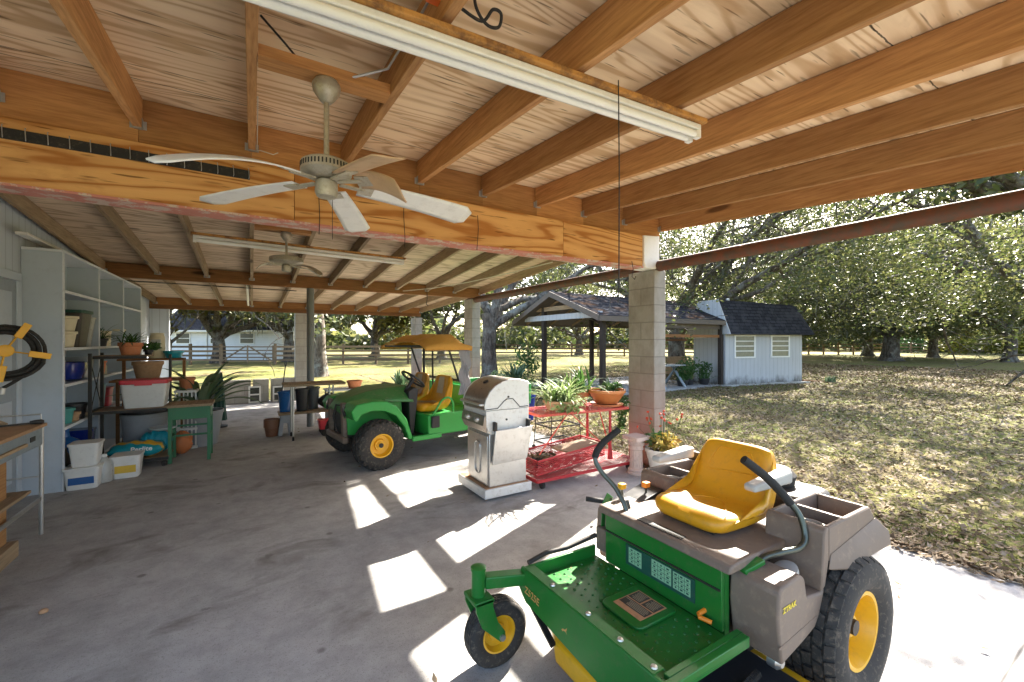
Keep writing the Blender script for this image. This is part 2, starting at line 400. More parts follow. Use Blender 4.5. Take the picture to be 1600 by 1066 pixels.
def litter(name, n, size, mat, kind):
    u, v = scatter(n)
    m_ = rng.random(n) < .035
    u = np.where(m_, 4.05-.12*rng.random(n)**2, u); m2 = rng.random(n) < .0012; u = np.where(m2, 4.0-3.5*rng.random(n)**1.6, u)
    z = np.array([lawn_z(a, b) if a > 4.07 else .002 for a, b in zip(u, v)])
    s = size*(.55+.9*rng.random(n))*(1+.06*np.maximum(0, u-6)); a = rng.random(n)*6.283
    tl = rng.normal(0, .38, (n, 2))
    P = []
    for dx, dy, dz in ((-1, 0, .1), (-.1, -.42, -.05), (1, 0, .12), (.1, .42, .06)):
        x = s*dx*np.cos(a)-s*dy*np.sin(a); y = s*dx*np.sin(a)+s*dy*np.cos(a)
        P.append(np.stack([u+x, v+y, z+.006+s*.35+np.maximum(-s*.25, s*(dx*tl[:, 0]+dy*tl[:, 1]*1.5+dz))], 1))
    V = np.stack(P, 1).reshape(-1, 3); F = np.arange(4*n).reshape(n, 4)
    return tag(np_mesh(name, V, F, mat), kind='stuff', label='dry brown oak leaves scattered thickly over the lawn', cat='leaf litter')
litter('leaf_litter', 120000, .024, M['litter'], 'stuff')
def grass(n):
    u, v = scatter(n); keep = (np.sin(u*1.7+v*.9)+np.sin(u*.6-v*1.9+1)+rng.normal(0, .8, n)) > .2
    u, v = u[keep], v[keep]; n = len(u); z = np.array([lawn_z(a, b) for a, b in zip(u, v)])
    h = (.015+.035*rng.random(n))*(1+.05*np.maximum(0, u-6)); a = rng.random(n)*6.283; wd = .006*(1+.12*np.maximum(0, u-5))
    lx, ly = rng.normal(0, .6, n)*h, rng.normal(0, .6, n)*h
    V = np.stack([np.stack([u-wd*np.cos(a), v-wd*np.sin(a), z-.01], 1), np.stack([u+wd*np.cos(a), v+wd*np.sin(a), z-.01], 1), np.stack([u+lx, v+ly, z+h], 1)], 1)
    return tag(np_mesh('grass', V.reshape(-1, 3), np.arange(3*n).reshape(n, 3), M['grass']), kind='stuff', label='short patchy green grass growing through the leaves on the lawn', cat='grass')
grass(52000)

# ================================================================ carport
cp = thing('carport', 'open timber carport with plywood ceiling, exposed rafters and concrete block columns', 'carport')
def zr(v):
    if v <= 3.5: return 3.01 - .08*(3.5-v)
    if v <= 8.3: return 3.008 - .078*(v-3.5)
    return 2.633 - .045*(v-8.3)
V0 = -.7
for nm, a, b, mt in (('roof_deck', V0, 3.5, 'ply'), ('roof_deck', 3.5, 8.3, 'ply_old'), ('roof_deck', 8.3, 12.25, 'ply_old')):
    MB().prism([(a, zr(a)), (b, zr(b)), (b, zr(b)+.018), (a, zr(a)+.018)], 'x', -2.1, 4.235).build(nm, M[mt], cp)
MB().prism([(V0-.05, zr(V0)+.02), (3.5, 3.031), (8.3, 2.655), (12.3, zr(12.3)+.02), (12.3, zr(12.3)+.06), (3.5, 3.08), (V0-.05, zr(V0)+.06)], 'x', -2.2, 4.25).build('roofing', M['shingle_dark'], cp)
MB().prism([(V0, zr(V0)-.02), (3.5, 2.99), (3.5, 3.075), (V0, zr(V0)+.055)], 'x', 4.252, 4.262).build('drip_edge', M['white'], cp)
MB().prism([(3.5, 2.99), (12.3, zr(12.3)-.02), (12.3, zr(12.3)+.055), (3.5, 3.075)], 'x', 4.252, 4.262).build('drip_edge', M['white'], cp)
def rafters(a, b, dep, mat, ks, wid=.042):
    first = None
    for k in ks:
        if first is None:
            o = MB().prism([(a, zr(a)-dep), (b, zr(b)-dep), (b, zr(b)-.003), (a, zr(a)-.003)], 'x', -wid/2, wid/2).build('rafter', mat, cp, bevel=.003)
            e = b if b > 4 else b
            hg = MB()
            zz = zr(e)-dep
            for s in (-1, 1):
                hg.box(s*(wid/2+.001), s*(wid/2+.003), e-.035, e-.002, zz-.004, zz+dep*.3)
                hg.box(s*(wid/2+.001), s*(wid/2+.020), e-.006, e-.003, zz-.004, zz+dep*.25)
            hg.box(-wid/2-.002, wid/2+.002, e-.035, e-.002, zz-.006, zz-.002)
            h = hg.build('joist_hanger', M['galv'], o)
            first = o
        else: o = copy_tree(first, parent=cp)
        o.location.x = k*.6
rafters(V0, 3.46, .19, M['lumber'], range(-3, 8))
rafters(3.58, 8.2, .145, M['lumber_grey'], range(-3, 8))
rafters(8.3, 12.0, .145, M['lumber_grey'], range(-3, 8))
bl = None
for k in range(-3, 7):
    a, b = k*.6+.001, k*.6+.599
    if bl is None: bl = MB().box(.001, .599, 3.462, 3.52, 2.722, 3.004).build('blocking', M['lumber_x'], cp); o = bl
    else: o = bl.copy(); col.objects.link(o); o.parent = cp
    o.location.x = k*.6
xs = [-1.9, .26, 2.7, 3.86]
for a, b in zip(xs[:-1], xs[1:]):
    MB().box(a+.0015, b-.0015, 3.42, 3.58, 2.362, 2.718).build('ridge_beam', M['ply_beam'], cp, bevel=.003)
M['chipped_red'] = rusty('chipped_red_paint', (.52, .20, .15), (.55, .42, .34), (.5, .56))
MB().box(-1.9, 3.86, 3.408, 3.592, 2.346, 2.36).build('flange', M['chipped_red'], cp)
MB().prism([(3.86, 2.40), (3.90, 2.345), (4.06, 2.345), (4.12, 2.42), (4.12, 2.74), (3.86, 2.72)], 'y', 3.40, 3.60).build('beam_bracket', M['white'], cp, bevel=.006)
MB().box(-1.9, 4.2, 8.205, 8.295, 2.425, 2.628).build('cross_beam', M['beam_dark'], cp, bevel=.003)
MB().box(-1.9, 4.2, 12.005, 12.06, 2.30, 2.462).build('cross_beam', M['lumber_x'], cp)
MB().box(-1.9, 4.2, 11.98, 12.07, 2.21, 2.297).build('cross_beam', M['beam_dark'], cp)
bc = MB().box(0, .2, 0, .4, 0, 2.345).build('block_column', M['block'], cp, loc=(4.03, 3.40, -.12), bevel=.008)
bc.scale.z = 1.05
for x, y, s in ((4.03, 8.25, 1.08), (4.03, 11.95, .98)):
    o = bc.copy(); col.objects.link(o); o.parent = cp; o.location = (x, y, -.12); o.scale.z = s
o = MB().box(0, .27, 0, .27, 0, 2.21).build('block_column', M['block_plain'], cp, loc=(.94, 12.1, 0), bevel=.006)
M['post_grey'] = paint('grey_steel_post', (.17, .175, .17), .5, .15, 6)
MB().cyl((.88, 8.25, 0), (.88, 8.25, 2.424), .06).build('steel_post', M['post_grey'], cp, smooth=40)
MB().cyl((4.12, V0-1.5, 2.388), (4.12, 8.6, 2.388), .063, n=24).build('tie_pipe', M['rust_pipe'], cp, smooth=40)
MB().box(.023, .577, 2.08, 2.18, 2.702, 2.75).build('fan_block', M['lumber_x'], cp)
MB().box(.023, .577, 5.31, 5.43, 2.712, 2.757).build('fan_block', M['lumber_x'], cp)
# thin purlin rod, pale conduit under the far bay
MB().tube([(-1.7, 8.6, 2.42), (.7, 8.75, 2.42)], .008, 6).build('ceiling_rod', M['darkmetal'], cp)
MB().tube([(-.07, 9.2, 2.52), (-.07, 11.6, 2.33)], .022, 8).build('conduit', M['white'], cp, smooth=40)
M['cable_pale'] = paint('pale_cable', (.62, .58, .48), .5)
MB().tube([(3.9, 5.2, 2.70), (3.7, 6.0, 2.64), (3.3, 6.9, 2.55), (2.9, 7.6, 2.49), (2.5, 8.15, 2.47)], .007, 6).build('cable', M['cable_pale'], cp, smooth=60)
MB().tube([(.028, 2.7, 2.83), (.03, 3.2, 2.83), (.031, 3.42, 2.81), (.05, 3.455, 2.83), (.13, 3.457, 2.82), (.16, 3.458, 2.84)], .0035, 6).build('cable', M['cable_pale'], cp, smooth=60)
MB().tube([(.22, 2.13, 2.72), (.12, 2.07, 2.78), (.03, 2.02, 2.83)], .005, 6).build('cable', M['darkmetal'], cp, smooth=60)
MB().tube([(.33, 2.13, 2.71), (.44, 2.06, 2.74), (.55, 2.03, 2.79), (.576, 1.6, 2.80), (.577, .9, 2.76)], .006, 6).build('cable', M['galv'], cp, smooth=60)

# house wall along the left side
hw = thing('house_wall', 'long grey vertical siding wall of the house closing the left of the carport', 'wall')
MB().prism([(2.0, -.02), (12.1, -.02), (12.1, zr(12.1)-.005), (8.3, 2.628), (3.5, 3.0), (2.0, zr(2.0)-.005)], 'x', -2.05, -1.9).build('siding', M['siding'], hw)
M['door_grey'] = paint('grey_door_paint', (.30, .345, .39), .5, .06, 3)
fr = MB()
for a, b in ((4.84, 4.92), (5.80, 5.88)): fr.box(-1.898, -1.862, a, b, 0, 2.06)
fr.box(-1.898, -1.862, 4.84, 5.88, 2.062, 2.14)
dr = MB().box(-1.898, -1.875, 4.922, 5.798, .01, 2.058).build('door', M['door_grey'], hw)
pn = MB()
for a, b, c, d in ((5.02, 5.7, .2, .95), (5.02, 5.7, 1.1, 1.95)):
    pn.box(-1.874, -1.868, a, b, c, d)
pn.build('door_panel', M['shelf_grey'], dr, bevel=.004)
fr.build('door_frame', M['wall_grey'], hw, bevel=.004)
MB().box(-1.898, -1.56, 12.0, 12.09, 0, 2.205).build('return_wall', M['siding'], hw)

# low wall at the far end
lw = thing('low_wall', 'low pale block wall closing the far end of the carport', 'wall')
for a, b in ((-.95, -.02), (.02, .36), (.4, .93)):
    MB().box(a, b, 12.15, 12.27, 0, .56).build('wall_panel', M['block_plain'], lw, bevel=.006)
M['glass_dark'] = paint('dusty_glass', (.05, .055, .05), .15, .2, 5)
for u, wd, hh, lb in ((-.72, .30, .34, 'white empty frame leaning on the low wall behind the green umbrella'), (.06, .26, .40, 'white window frame with a middle bar leaning on the low wall'), (.56, .24, .38, 'white window frame leaning on the low wall beside the blue bin')):
    t = thing('window_frame', lb, 'window frame', (u, 12.08, 0), 0, 'old window frames on the low wall')
    f = MB().box(-wd/2, -wd/2+.035, 0, .03, 0, hh).box(wd/2-.035, wd/2, 0, .03, 0, hh).box(-wd/2+.035, wd/2-.035, 0, .03, hh-.035, hh).box(-wd/2+.035, wd/2-.035, 0, .03, 0, .035)
    if u > 0: f.box(-wd/2+.035, wd/2-.035, 0, .03, hh*.5-.017, hh*.5+.017)
    f.build('frame', M['white'], t); MB().box(-wd/2+.034, wd/2-.034, .012, .018, .034, hh-.034).build('pane', M['glass_dark'], t)

# ================================================================ hanging fittings
M['fan_white'] = paint('fan_blade_white', (.74, .73, .70), .4, .05, 4)
M['fan_old'] = paint('tarnished_fan_metal', (.42, .38, .30), .45, .3, 16, (.16, .09, .04), .5, metal=.4)
M['fan_tan'] = paint('peeling_fan_blade', (.52, .34, .19), .6, .12, 4)
def blade(fan, z, ang, L, droop, wd, mat, warp=0, r0=.15, name='blade', pitch=12):
    a = R(ang)
    def fn(s, t):
        r = r0 + (L-r0)*s; wl = wd*(.72+.34*s)*(1 if s < .93 else math.sqrt(max(.05, 1-((s-.93)/.085)**2)))
        y = (t-.5)*wl; zz = -droop*s*s + y*math.sin(R(pitch)) + warp*(y/wd)**2*s - abs(warp)*.9*s*s
        return (r*math.cos(a)-y*math.sin(a), r*math.sin(a)+y*math.cos(a), z+zz)
    b = MB().grid(fn, 15, 7).build(name, mat, fan, smooth=60, solid=.006)
    ir = MB().bar((.06*math.cos(a), .06*math.sin(a), z-.004), ((r0+.02)*math.cos(a), (r0+.02)*math.sin(a), z-.008), .028, .008)
    ir.obox(((r0+.03)*math.cos(a), (r0+.03)*math.sin(a), z-.007), (.07, .06, .006), (R(pitch), 0, a))
    ir.build('blade_iron', M['fan_old'], b)
    return b
def fan_body(t, zc, zm, rm, mat, rodr=.012):
    MB().lathe([(.005, zc), (.05, zc), (.062, zc-.02), (.058, zc-.05), (.034, zc-.085), (.02, zc-.10)]).build('canopy', mat, t, smooth=40, loc=None)
    MB().cyl((0, 0, zc-.09), (0, 0, zm+.07), rodr, n=14).build('downrod', mat, t, smooth=40)
    MB().lathe([(.02, zm+.075), (rm*.8, zm+.075), (rm, zm+.062), (rm*1.02, zm+.02), (rm*.92, zm+.008), (rm*.62, zm-.006), (.03, zm-.006)], n=40).build('motor', mat, t, smooth=40)
    MB().lathe([(.03, zm-.006), (.048, zm-.02), (.05, zm-.07), (.042, zm-.088), (.004, zm-.09)]).build('switch_housing', mat, t, smooth=40)
f1 = thing('ceiling_fan', 'large old ceiling fan with white and peeling tan blades, in front of the ridge beam', 'ceiling fan', (.295, 2.13, 0))
fan_body(f1, 2.70, 2.254, .1085, M['fan_old'])
vents = MB()
for k in range(44):
    a = 2*math.pi*k/44
    vents.obox((.110*math.cos(a), .110*math.sin(a), 2.296), (.003, .006, .022), (0, 0, a))
vents.build('vent', M['darkmetal'], f1)
for ang, L, dr_, wd, mt, wp, pt in ((206, .60, .125, .115, 'fan_white', 0, -22), (133, .66, .03, .125, 'fan_white', 0, -4), (68, .72, .03, .135, 'fan_white', 0, -8),
                            (6, .70, .03, .135, 'fan_white', 0, -20), (-38, .34, .03, .13, 'fan_tan', .06, -22), (-70, .47, .0, .14, 'fan_tan', .03, 14)):
    blade(f1, 2.238, ang, L*1.085, dr_*1.085, wd*1.085, M[mt], wp, pitch=pt)
MB().tube([(.03, .03, 2.17), (.03, .03, 1.98)], .0016, 5).build('pull_chain', M['darkmetal'], f1)
f2 = thing('ceiling_fan', 'small pale ceiling fan with drooping blade stubs, beyond the ridge beam', 'ceiling fan', (.33, 5.37, 0))
fan_body(f2, 2.71, 2.362, .17, M['fan_old'])
for ang, L, dr_ in ((-40, .42, .10), (20, .38, .06), (200, .30, .05)): blade(f2, 2.342, ang, L, dr_, .10, M['fan_old'], .02)

M['tube_glass'] = NT('unlit_tube').fin((.80, .79, .74), .25)
def tube_light(label, p0, p1, z, board, tubes=True):
    """shop light hung between two plan points; z is its underside"""
    p0 = Vector(p0); p1 = Vector(p1); L = (p1-p0).length; rz = math.atan2(p1.y-p0.y, p1.x-p0.x); c = (p0+p1)/2
    t = thing('tube_light', label, 'tube light', (c.x, c.y, z), rz)
    MB().box(-L/2, L/2, -.042, .042, .033, .062).build('housing', M['white'], t, bevel=.006)
    if tubes:
        for s in (-1, 1):
            tb = MB().cyl((-L/2+.03, s*.025, .014), (L/2-.03, s*.025, .014), .0175, n=14).build('tube', M['tube_glass'], t, smooth=40)
            for e in (-1, 1): MB().box(e*L/2-.03*(e > 0), e*L/2+.03*(e < 0), s*.025-.014, s*.025+.014, -.006, .034).build('socket', M['white'], tb)
    if board: MB().box(-L/2-.02, L/2+.02, -.062, .05, .064, .088).build('mounting_board', M['mounting_board'], t, bevel=.004)
    return t
tube_light('long twin tube light on a stained board, nearest under the rafters', (-.66, 1.546), (1.96, 1.393), 2.543, True)
tube_light('rusty edged tube light beyond the ridge beam, next to the small fan', (-.545, 5.74), (1.83, 5.96), 2.585, True)
tube_light('white tube light fixed to the grey wall above the shelves', (-1.80, 5.66), (-1.80, 8.1), 2.44, False, False)

# rubber strip of wire hooks along the beam
st = thing('hook_strip', 'black rubber strip with bent wire hooks nailed along the top of the ridge beam', 'hook strip', (0, 3.415, 2.63))
MB().box(-1.6, -.012, -.006, .003, -.03, .03).build('strip', M['rubber'], st)
for i in range(18):
    x = -1.5 + i*.087
    MB().tube([(x, -.006, .045), (x+.003, -.028, .035), (x+.006, -.03, -.02), (x+.004, -.022, -.032)], .0022, 5).build('hook', M['galv'], st)
def wire(label, pts, r=.0028, name='hanging_wire'):
    single(name, MB().tube([Vector(p)-Vector(pts[0]) for p in pts], r, 5), M['darkmetal'], label, 'wire', 'wires hanging from the roof', loc=pts[0], smooth=60)
wire('long thin wire hanging from a nail at the near rafters, right of the tube light', [(1.38, 1.36, 2.65), (1.38, 1.355, 2.25), (1.383, 1.36, 1.74), (1.378, 1.36, 1.67)])
wire('dark wire down the beam face, left behind the large fan', [(.42, 3.405, 2.55), (.425, 3.402, 2.4), (.42, 3.40, 2.28)])
wire('dark wire on the beam face between the front and right fan blades', [(1.05, 3.405, 2.66), (1.05, 3.40, 2.5), (1.06, 3.40, 2.33), (1.05, 3.38, 2.26)])
wire('dark wire on the beam face at the tip of the right fan blade', [(1.72, 3.405, 2.62), (1.725, 3.40, 2.5), (1.71, 3.40, 2.31)])
wire('looped chain hook hanging from the far beam near the steel pole', [(3.0, 8.19, 2.5), (3.0, 8.17, 2.35), (2.98, 8.17, 2.24), (3.02, 8.17, 2.2)], .008)
wire('wire with hooked end hanging at the white bracket of the near column', [(3.66, 3.40, 2.40), (3.66, 3.38, 2.30), (3.63, 3.37, 2.22), (3.66, 3.36, 2.19), (3.69, 3.37, 2.23)], .004)
# coiled cord with a dark plug, top of frame
ct = thing('power_cord', 'short dark cord looped over the rafter beside the tube light', 'cord', (.695, 1.38, 2.765))
MB().tube(smooth_path([(-.02, 0, .05), (.0, .01, -.05), (.05, .02, -.09), (.10, .02, -.08), (.10, .0, -.045), (.06, -.01, -.05), (.03, .02, -.085), (-.06, .02, -.07)], 8), .006, 7).build('cord', M['rubber'], ct, smooth=60)
MB().cyl((0, 0, .05), (-.01, .0, .0), .015).build('plug', M['black'], ct, smooth=40)
tag_ = single('orange_clip', MB().rbox(-.03, .03, -.015, .015, -.05, .05, .01), paint('orange_clip_paint', (.75, .16, .03), .5), 'orange plastic clip on the rafter at the top of the tube light', 'clip', loc=(.594-.035, 1.455, 2.77), smooth=40)
tb = single('teal_box', MB().rbox(-.05, .05, -.03, .03, -.05, .05, .012), paint('teal_plastic', (.01, .11, .14), .5), 'small teal plastic box on the rafter beyond the ridge beam', 'electrical box', loc=(.02, 4.2, 2.74), smooth=40)
# ================================================================ pots, plants, bins
M['terracotta'] = paint('terracotta', (.48, .17, .07), .8, .2, 7, (.45, .36, .28), .3)
M['clay_old'] = paint('stained_clay', (.40, .24, .13), .85, .3, 8, (.12, .09, .06), .5)
M['soil'] = paint('potting_soil', (.05, .035, .025), .95, .5, 30, bump=.6)
M['plant_green'] = leaf_mat('plant_green', [(.03, .09, .02), (.06, .14, .03), (.11, .19, .05)], .25, .5, .4)
M['plant_light'] = leaf_mat('plant_variegated', [(.12, .22, .05), (.28, .38, .14), (.42, .46, .25), (.16, .27, .07)], .3, .5, .4)
M['plant_grey'] = leaf_mat('strap_leaf', [(.07, .13, .06), (.12, .20, .10), (.20, .26, .16)], .2, .45, .4)
M['plant_yellow'] = leaf_mat('yellowing_leaf', [(.45, .30, .05), (.55, .42, .10), (.35, .30, .08), (.30, .12, .04)], .3)
M['petal_red'] = leaf_mat('red_petal', [(.55, .05, .03), (.65, .12, .06)], .2)
def pot(name, label, cat, loc, r, h, mat, rb=None, rim=.03, group=None, soil=True, parent=None, lip=.012):
    rb = rb or r*.72; t = thing(name, label, cat, loc, 0, group)
    MB().lathe([(rb*.9, 0), (rb, .004), (r-lip, h-rim), (r, h-rim+.004), (r, h), (r-.014, h), (r-.02, h-.03), (r-.03, h-.035)], n=30).build('pot', mat, t, smooth=40)
    if soil: MB().lathe([(r-.016, h-.036), (.01, h-.028)], n=24, caps=False).build('soil', M['soil'], t)
    return t
def strap_leaf(mb, base, az, L, wd, up, droop, n=7, twist=0):
    """one blade leaf arching from base"""
    p = Vector(base); el = up; d = L/n; rows = []
    sd = Vector((-math.sin(az), math.cos(az), 0))
    for i in range(n+1):
        s = i/n; wl = wd*(.55+.9*s)*(1-s**3)*.5 if s < 1 else .0005
        dirv = Vector((math.cos(az)*math.cos(el), math.sin(az)*math.cos(el), math.sin(el)))
        up_ = dirv.cross(sd); rows.append((p+sd*wl+up_*wl*.35, p.copy(), p-sd*wl+up_*wl*.35)); p = p+dirv*d; el -= droop/n*(.6+.9*s)
    n0 = len(mb.v); mb.v += [tuple(q) for r_ in rows for q in r_]
    for i in range(n):
        a = n0+i*3; mb.f += [(a, a+1, a+4, a+3), (a+1, a+2, a+5, a+4)]
def strap_plant(parent, base, n, L, wd, mat, up=(55, 85), droop=(.6, 1.5), spread=.03, name='foliage'):
    mb = MB()
    for i in range(n):
        az = random.uniform(0, 6.283); b = (base[0]+spread*random.gauss(0, .6), base[1]+spread*random.gauss(0, .6), base[2])
        strap_leaf(mb, b, az, L*random.uniform(.6, 1.1), wd*random.uniform(.7, 1.1), R(random.uniform(*up)), random.uniform(*droop))
    return mb.build(name, mat, parent)
def leafy(parent, c, rad, n, s, mat, name='foliage', stems=0, flat=1.):
    vs = []
    for i in range(n):
        d = Vector((random.gauss(0, 1), random.gauss(0, 1), random.gauss(0, 1))).normalized()*random.random()**.5
        p = Vector(c)+Vector((d.x*rad[0], d.y*rad[1], d.z*rad[2])); a = Vector((random.gauss(0, 1), random.gauss(0, 1), random.gauss(0, .6))).normalized()
        b = a.orthogonal().normalized(); b.rotate(Matrix.Rotation(random.uniform(0, 6.28), 3, a)); q = s*random.uniform(.6, 1.3)
        vs += [p-a*q, p+b*q*.4, p+a*q, p-b*q*.4]
    return np_mesh(name, [tuple(v) for v in vs], np.arange(4*n).reshape(n, 4), mat, parent)
def tub(name, label, cat, loc, size, mat, lid=None, taper=.02, rz=0, group=None, lidh=.035):
    a, b, h = size; t = thing(name, label, cat, loc, rz, group)
    MB().rbox(-a/2, a/2, -b/2, b/2, 0, h, .03, taper).build('body', mat, t, smooth=40, bevel=.004)
    if lid:
        MB().rbox(-a/2-.012, a/2+.012, -b/2-.012, b/2+.012, h+.001, h+lidh, .035).build('lid', lid, t, smooth=40, bevel=.006)
    else: MB().rbox(-a/2-.006, a/2+.006, -b/2-.006, b/2+.006, h-.02, h+.001, .032).build('rim', mat, t, smooth=40)
    return t
P = lambda n, c, r=.5, **k: paint(n, c, r, .12, 5, (.2, .17, .13), .2, **k)
M['pot_brown'] = P('brown_nursery_pot', (.20, .085, .045)); M['cream'] = P('cream_plastic', (.66, .58, .40)); M['bin_brown'] = P('brown_bin', (.055, .045, .038)); M['bin_green'] = P('dark_green_lid', (.01, .07, .05))
M['bin_clear'] = P('cloudy_plastic', (.42, .42, .39), .3); M['blue'] = P('blue_glaze', (.01, .025, .20), .2); M['turq'] = P('turquoise_plastic', (.01, .28, .36), .35)
M['white_pl'] = P('white_plastic', (.74, .73, .69), .4); M['red_lid'] = P('red_lid', (.55, .035, .05), .4); M['orange'] = P('orange_plastic', (.75, .17, .03), .5)
M['jug_blue'] = P('blue_water_jug', (.015, .10, .30), .15); M['pot_grey'] = P('grey_pot', (.33, .34, .36), .6); M['green_paint'] = P('green_table_paint', (.035, .17, .075), .5)
M['yellow_hose'] = P('yellow_bracket', (.80, .40, .01), .4)

# ---------------------------------------------------------------- shelving along the wall
sh = thing('wall_shelving', 'tall grey built-in shelving with pale edges along the house wall', 'shelving', (-1.76, 7.7, 0))
divs = [5.96, 7.12, 8.28, 9.43]
for i, v in enumerate(divs):
    p = MB().box(-1.895, -1.612, v, v+.022, 0, 2.385).build('side_panel', M['shelf_grey'], sh, w=True)
    MB().box(-1.611, -1.60, v-.006, v+.028, 0, 2.385).build('edge_strip', M['shelf_edge'], p, w=True)
MB().box(-1.896, -1.888, 5.985, 9.42, 0, 2.385).build('back_panel', M['shelf_grey'], sh, w=True)
tp = MB().box(-1.895, -1.606, 5.955, 9.46, 2.386, 2.41).build('top_board', M['shelf_edge'], sh, w=True)
for i in range(3):
    a, b = divs[i]+.024, divs[i+1]-.002
    for z in (.09, .63, 1.06, 1.43, 2.01):
        p = MB().box(-1.886, -1.613, a, b, z-.02, z).build('shelf', M['shelf_grey'], sh, w=True)
        MB().box(-1.612, -1.60, a+.006, b-.006, z-.026, z+.003).build('edge_strip', M['shelf_edge'], p, w=True)
pot('plant_pot', 'cream plastic pot standing inside another on the first wall shelf bay', 'pot', (-1.71, 6.33, 1.432), .115, .17, M['cream'], soil=False)
pot('plant_pot', 'upper cream plastic pot of the stack beside the brown bin', 'pot', (-1.71, 6.33, 1.604), .125, .16, M['cream'], soil=False)
tub('storage_bin', 'brown storage bin with a dark green lid on the wall shelf', 'storage bin', (-1.73, 6.72, 1.432), (.24, .36, .38), M['bin_brown'], M['bin_green'], .04)
tub('waste_bin', 'cloudy clear plastic bin beside the brown bin on the wall shelf', 'bin', (-1.72, 7.0, 1.432), (.2, .17, .35), M['bin_clear'], None, .035)
tub('storage_box', 'cream box on the middle bay of the wall shelves', 'box', (-1.72, 7.62, 1.432), (.2, .30, .2), M['cream'], None, .004)
pot('plant_pot', 'small cream pot alone on the wall shelf behind the terracotta pot', 'pot', (-1.68, 8.36, 1.432), .09, .24, M['cream'], soil=False)
t = thing('glazed_bowl', 'large deep blue glazed bowl on the wall shelf', 'bowl', (-1.735, 6.62, 1.062))
MB().lathe([(.07, 0), (.11, .02), (.135, .12), (.14, .2), (.128, .2), (.11, .1), (.02, .03)]).build('bowl', M['blue'], t, smooth=40).scale = (1, 1.9, 1)
tub('foil_tray', 'shallow metal tray standing behind the blue bowl', 'tray', (-1.74, 6.99, 1.062), (.22, .2, .25), M['galv'], None, .02)
pot('plant_pot', 'teal pot on the wall shelf under the blue bowl', 'pot', (-1.70, 6.28, .632), .10, .16, P('teal_pot', (.05, .28, .25)), soil=False)
pot('plant_pot', 'dark plastic pot with dishes around it on the wall shelf', 'pot', (-1.70, 6.62, .632), .12, .17, M['black'], soil=False)
pot('plant_pot', 'dusty clay pot at the front of the low wall shelf', 'pot', (-1.66, 6.42, .632), .07, .10, M['clay_old'], soil=False)
single('plant_saucer', MB().lathe([(.09, 0), (.13, .02), (.135, .035), (.12, .03), (.02, .012)]), M['cream'], 'cream saucer lying between the pots on the low wall shelf', 'saucer', loc=(-1.72, 6.86, .632), smooth=40)
jg = thing('water_jug', 'big blue water jug lying on the lowest wall shelf', 'water jug', (-1.74, 6.52, .092))
MB().lathe([(.05, 0), (.125, .02), (.13, .1), (.12, .12), (.13, .14), (.13, .27), (.11, .32), (.04, .36), (.03, .42), (.034, .44), (.01, .44)]).build('jug', M['jug_blue'], jg, smooth=40)
MB().lathe([(.036, .441), (.038, .475), (.01, .478)]).build('cap', M['jug_blue'], jg, smooth=40)
tub('storage_bin', 'navy plastic bin on the lowest wall shelf behind the rack', 'storage bin', (-1.74, 7.0, .092), (.24, .2, .36), M['blue'], None)
tub('storage_box', 'pale blue box on the middle bay of the wall shelves', 'box', (-1.72, 7.36, .632), (.22, .26, .32), P('pale_blue', (.20, .40, .55)), None)
tub('storage_box', 'orange tub on the middle bay of the wall shelves', 'box', (-1.70, 7.42, 1.062), (.18, .15, .18), M['orange'], None)
for nm_, lb, y_, z_, r_, h_, mt in (('can', 'small green can on the middle shelf bay', 7.30, 1.062, .05, .13, 'green_paint'), ('jar', 'small cream jar beside the orange tub on the wall shelf', 7.62, 1.062, .05, .16, 'cream'),
        ('bottle', 'white bottle beside the red can on the wall shelves', 7.92, .632, .045, .24, 'white_pl'),
        ('jar', 'grey stone jar at the back of the low wall shelf', 6.98, .632, .06, .12, 'pot_grey'), ('bottle', 'dark bottle standing on the lowest wall shelf', 6.28, .092, .05, .28, 'bin_brown')):
    single(nm_, MB().lathe([(r_*.9, 0), (r_, .01), (r_, h_*.7), (r_*.6, h_*.85), (r_*.55, h_), (.003, h_)]), M[mt], lb, nm_, loc=(-1.69, y_, z_), smooth=40)
tub('gas_can', 'red can low on the middle bay of the wall shelves', 'can', (-1.70, 7.72, .632), (.18, .22, .25), M['red_lid'], None)
pp = pot('potted_plant', 'leafy green plant in a dark pot on the wall shelf left of the terracotta pot', 'plant', (-1.66, 7.42, 1.432), .08, .1, M['black'])
strap_plant(pp, (0, 0, .07), 46, .34, .018, M['plant_green'], (15, 75), (.8, 2.0))

# ---------------------------------------------------------------- hose hanger
hh = thing('hose_hanger', 'yellow wall bracket with prongs left of the shelving', 'hose hanger', (-1.72, 5.13, 1.42))
hx = Vector((.92, .39, 0)); hn = Vector((.39, -.92, 0))
def hp(a, r, d=0): return hx*(r*math.cos(R(a))) + Vector((0, 0, r*math.sin(R(a)))) + hn*d
ar = MB().bar(hp(0, 0), hp(0, 0)+Vector((-.17, .06, 0)), .05, .05).lathe([(.05, -.01), (.05, .02), (.02, .025)], axis=hn)
ar.build('hub', M['yellow_hose'], hh, smooth=40, bevel=.003)
for a in (62, -12, 190, 130, -100):
    m_ = MB().bar(hp(a, .04, .0), hp(a, .17, .0), .012, .05, hn).bar(hp(a, .165, -.005), hp(a, .165, .10), .05, .012, hp(a, 1)).bar(hp(a, .12, .105), hp(a, .25, .105), .05, .012, hn)
    m_.build('prong', M['yellow_hose'], hh, bevel=.004)
hs = thing('garden_hose', 'black rubber hose coiled on the yellow wall bracket', 'hose', (-1.72, 5.13, 1.42))
pts = []
for i in range(7*28):
    a = 360*i/28; k = i/28; r = .150+.010*math.sin(k*2.3)+.009*k
    pts.append(hp(a, r*(1 if math.sin(R(a)) > -.3 else 1.06), .018+.020*(k % 3.1)) + Vector((0, 0, -.012)))
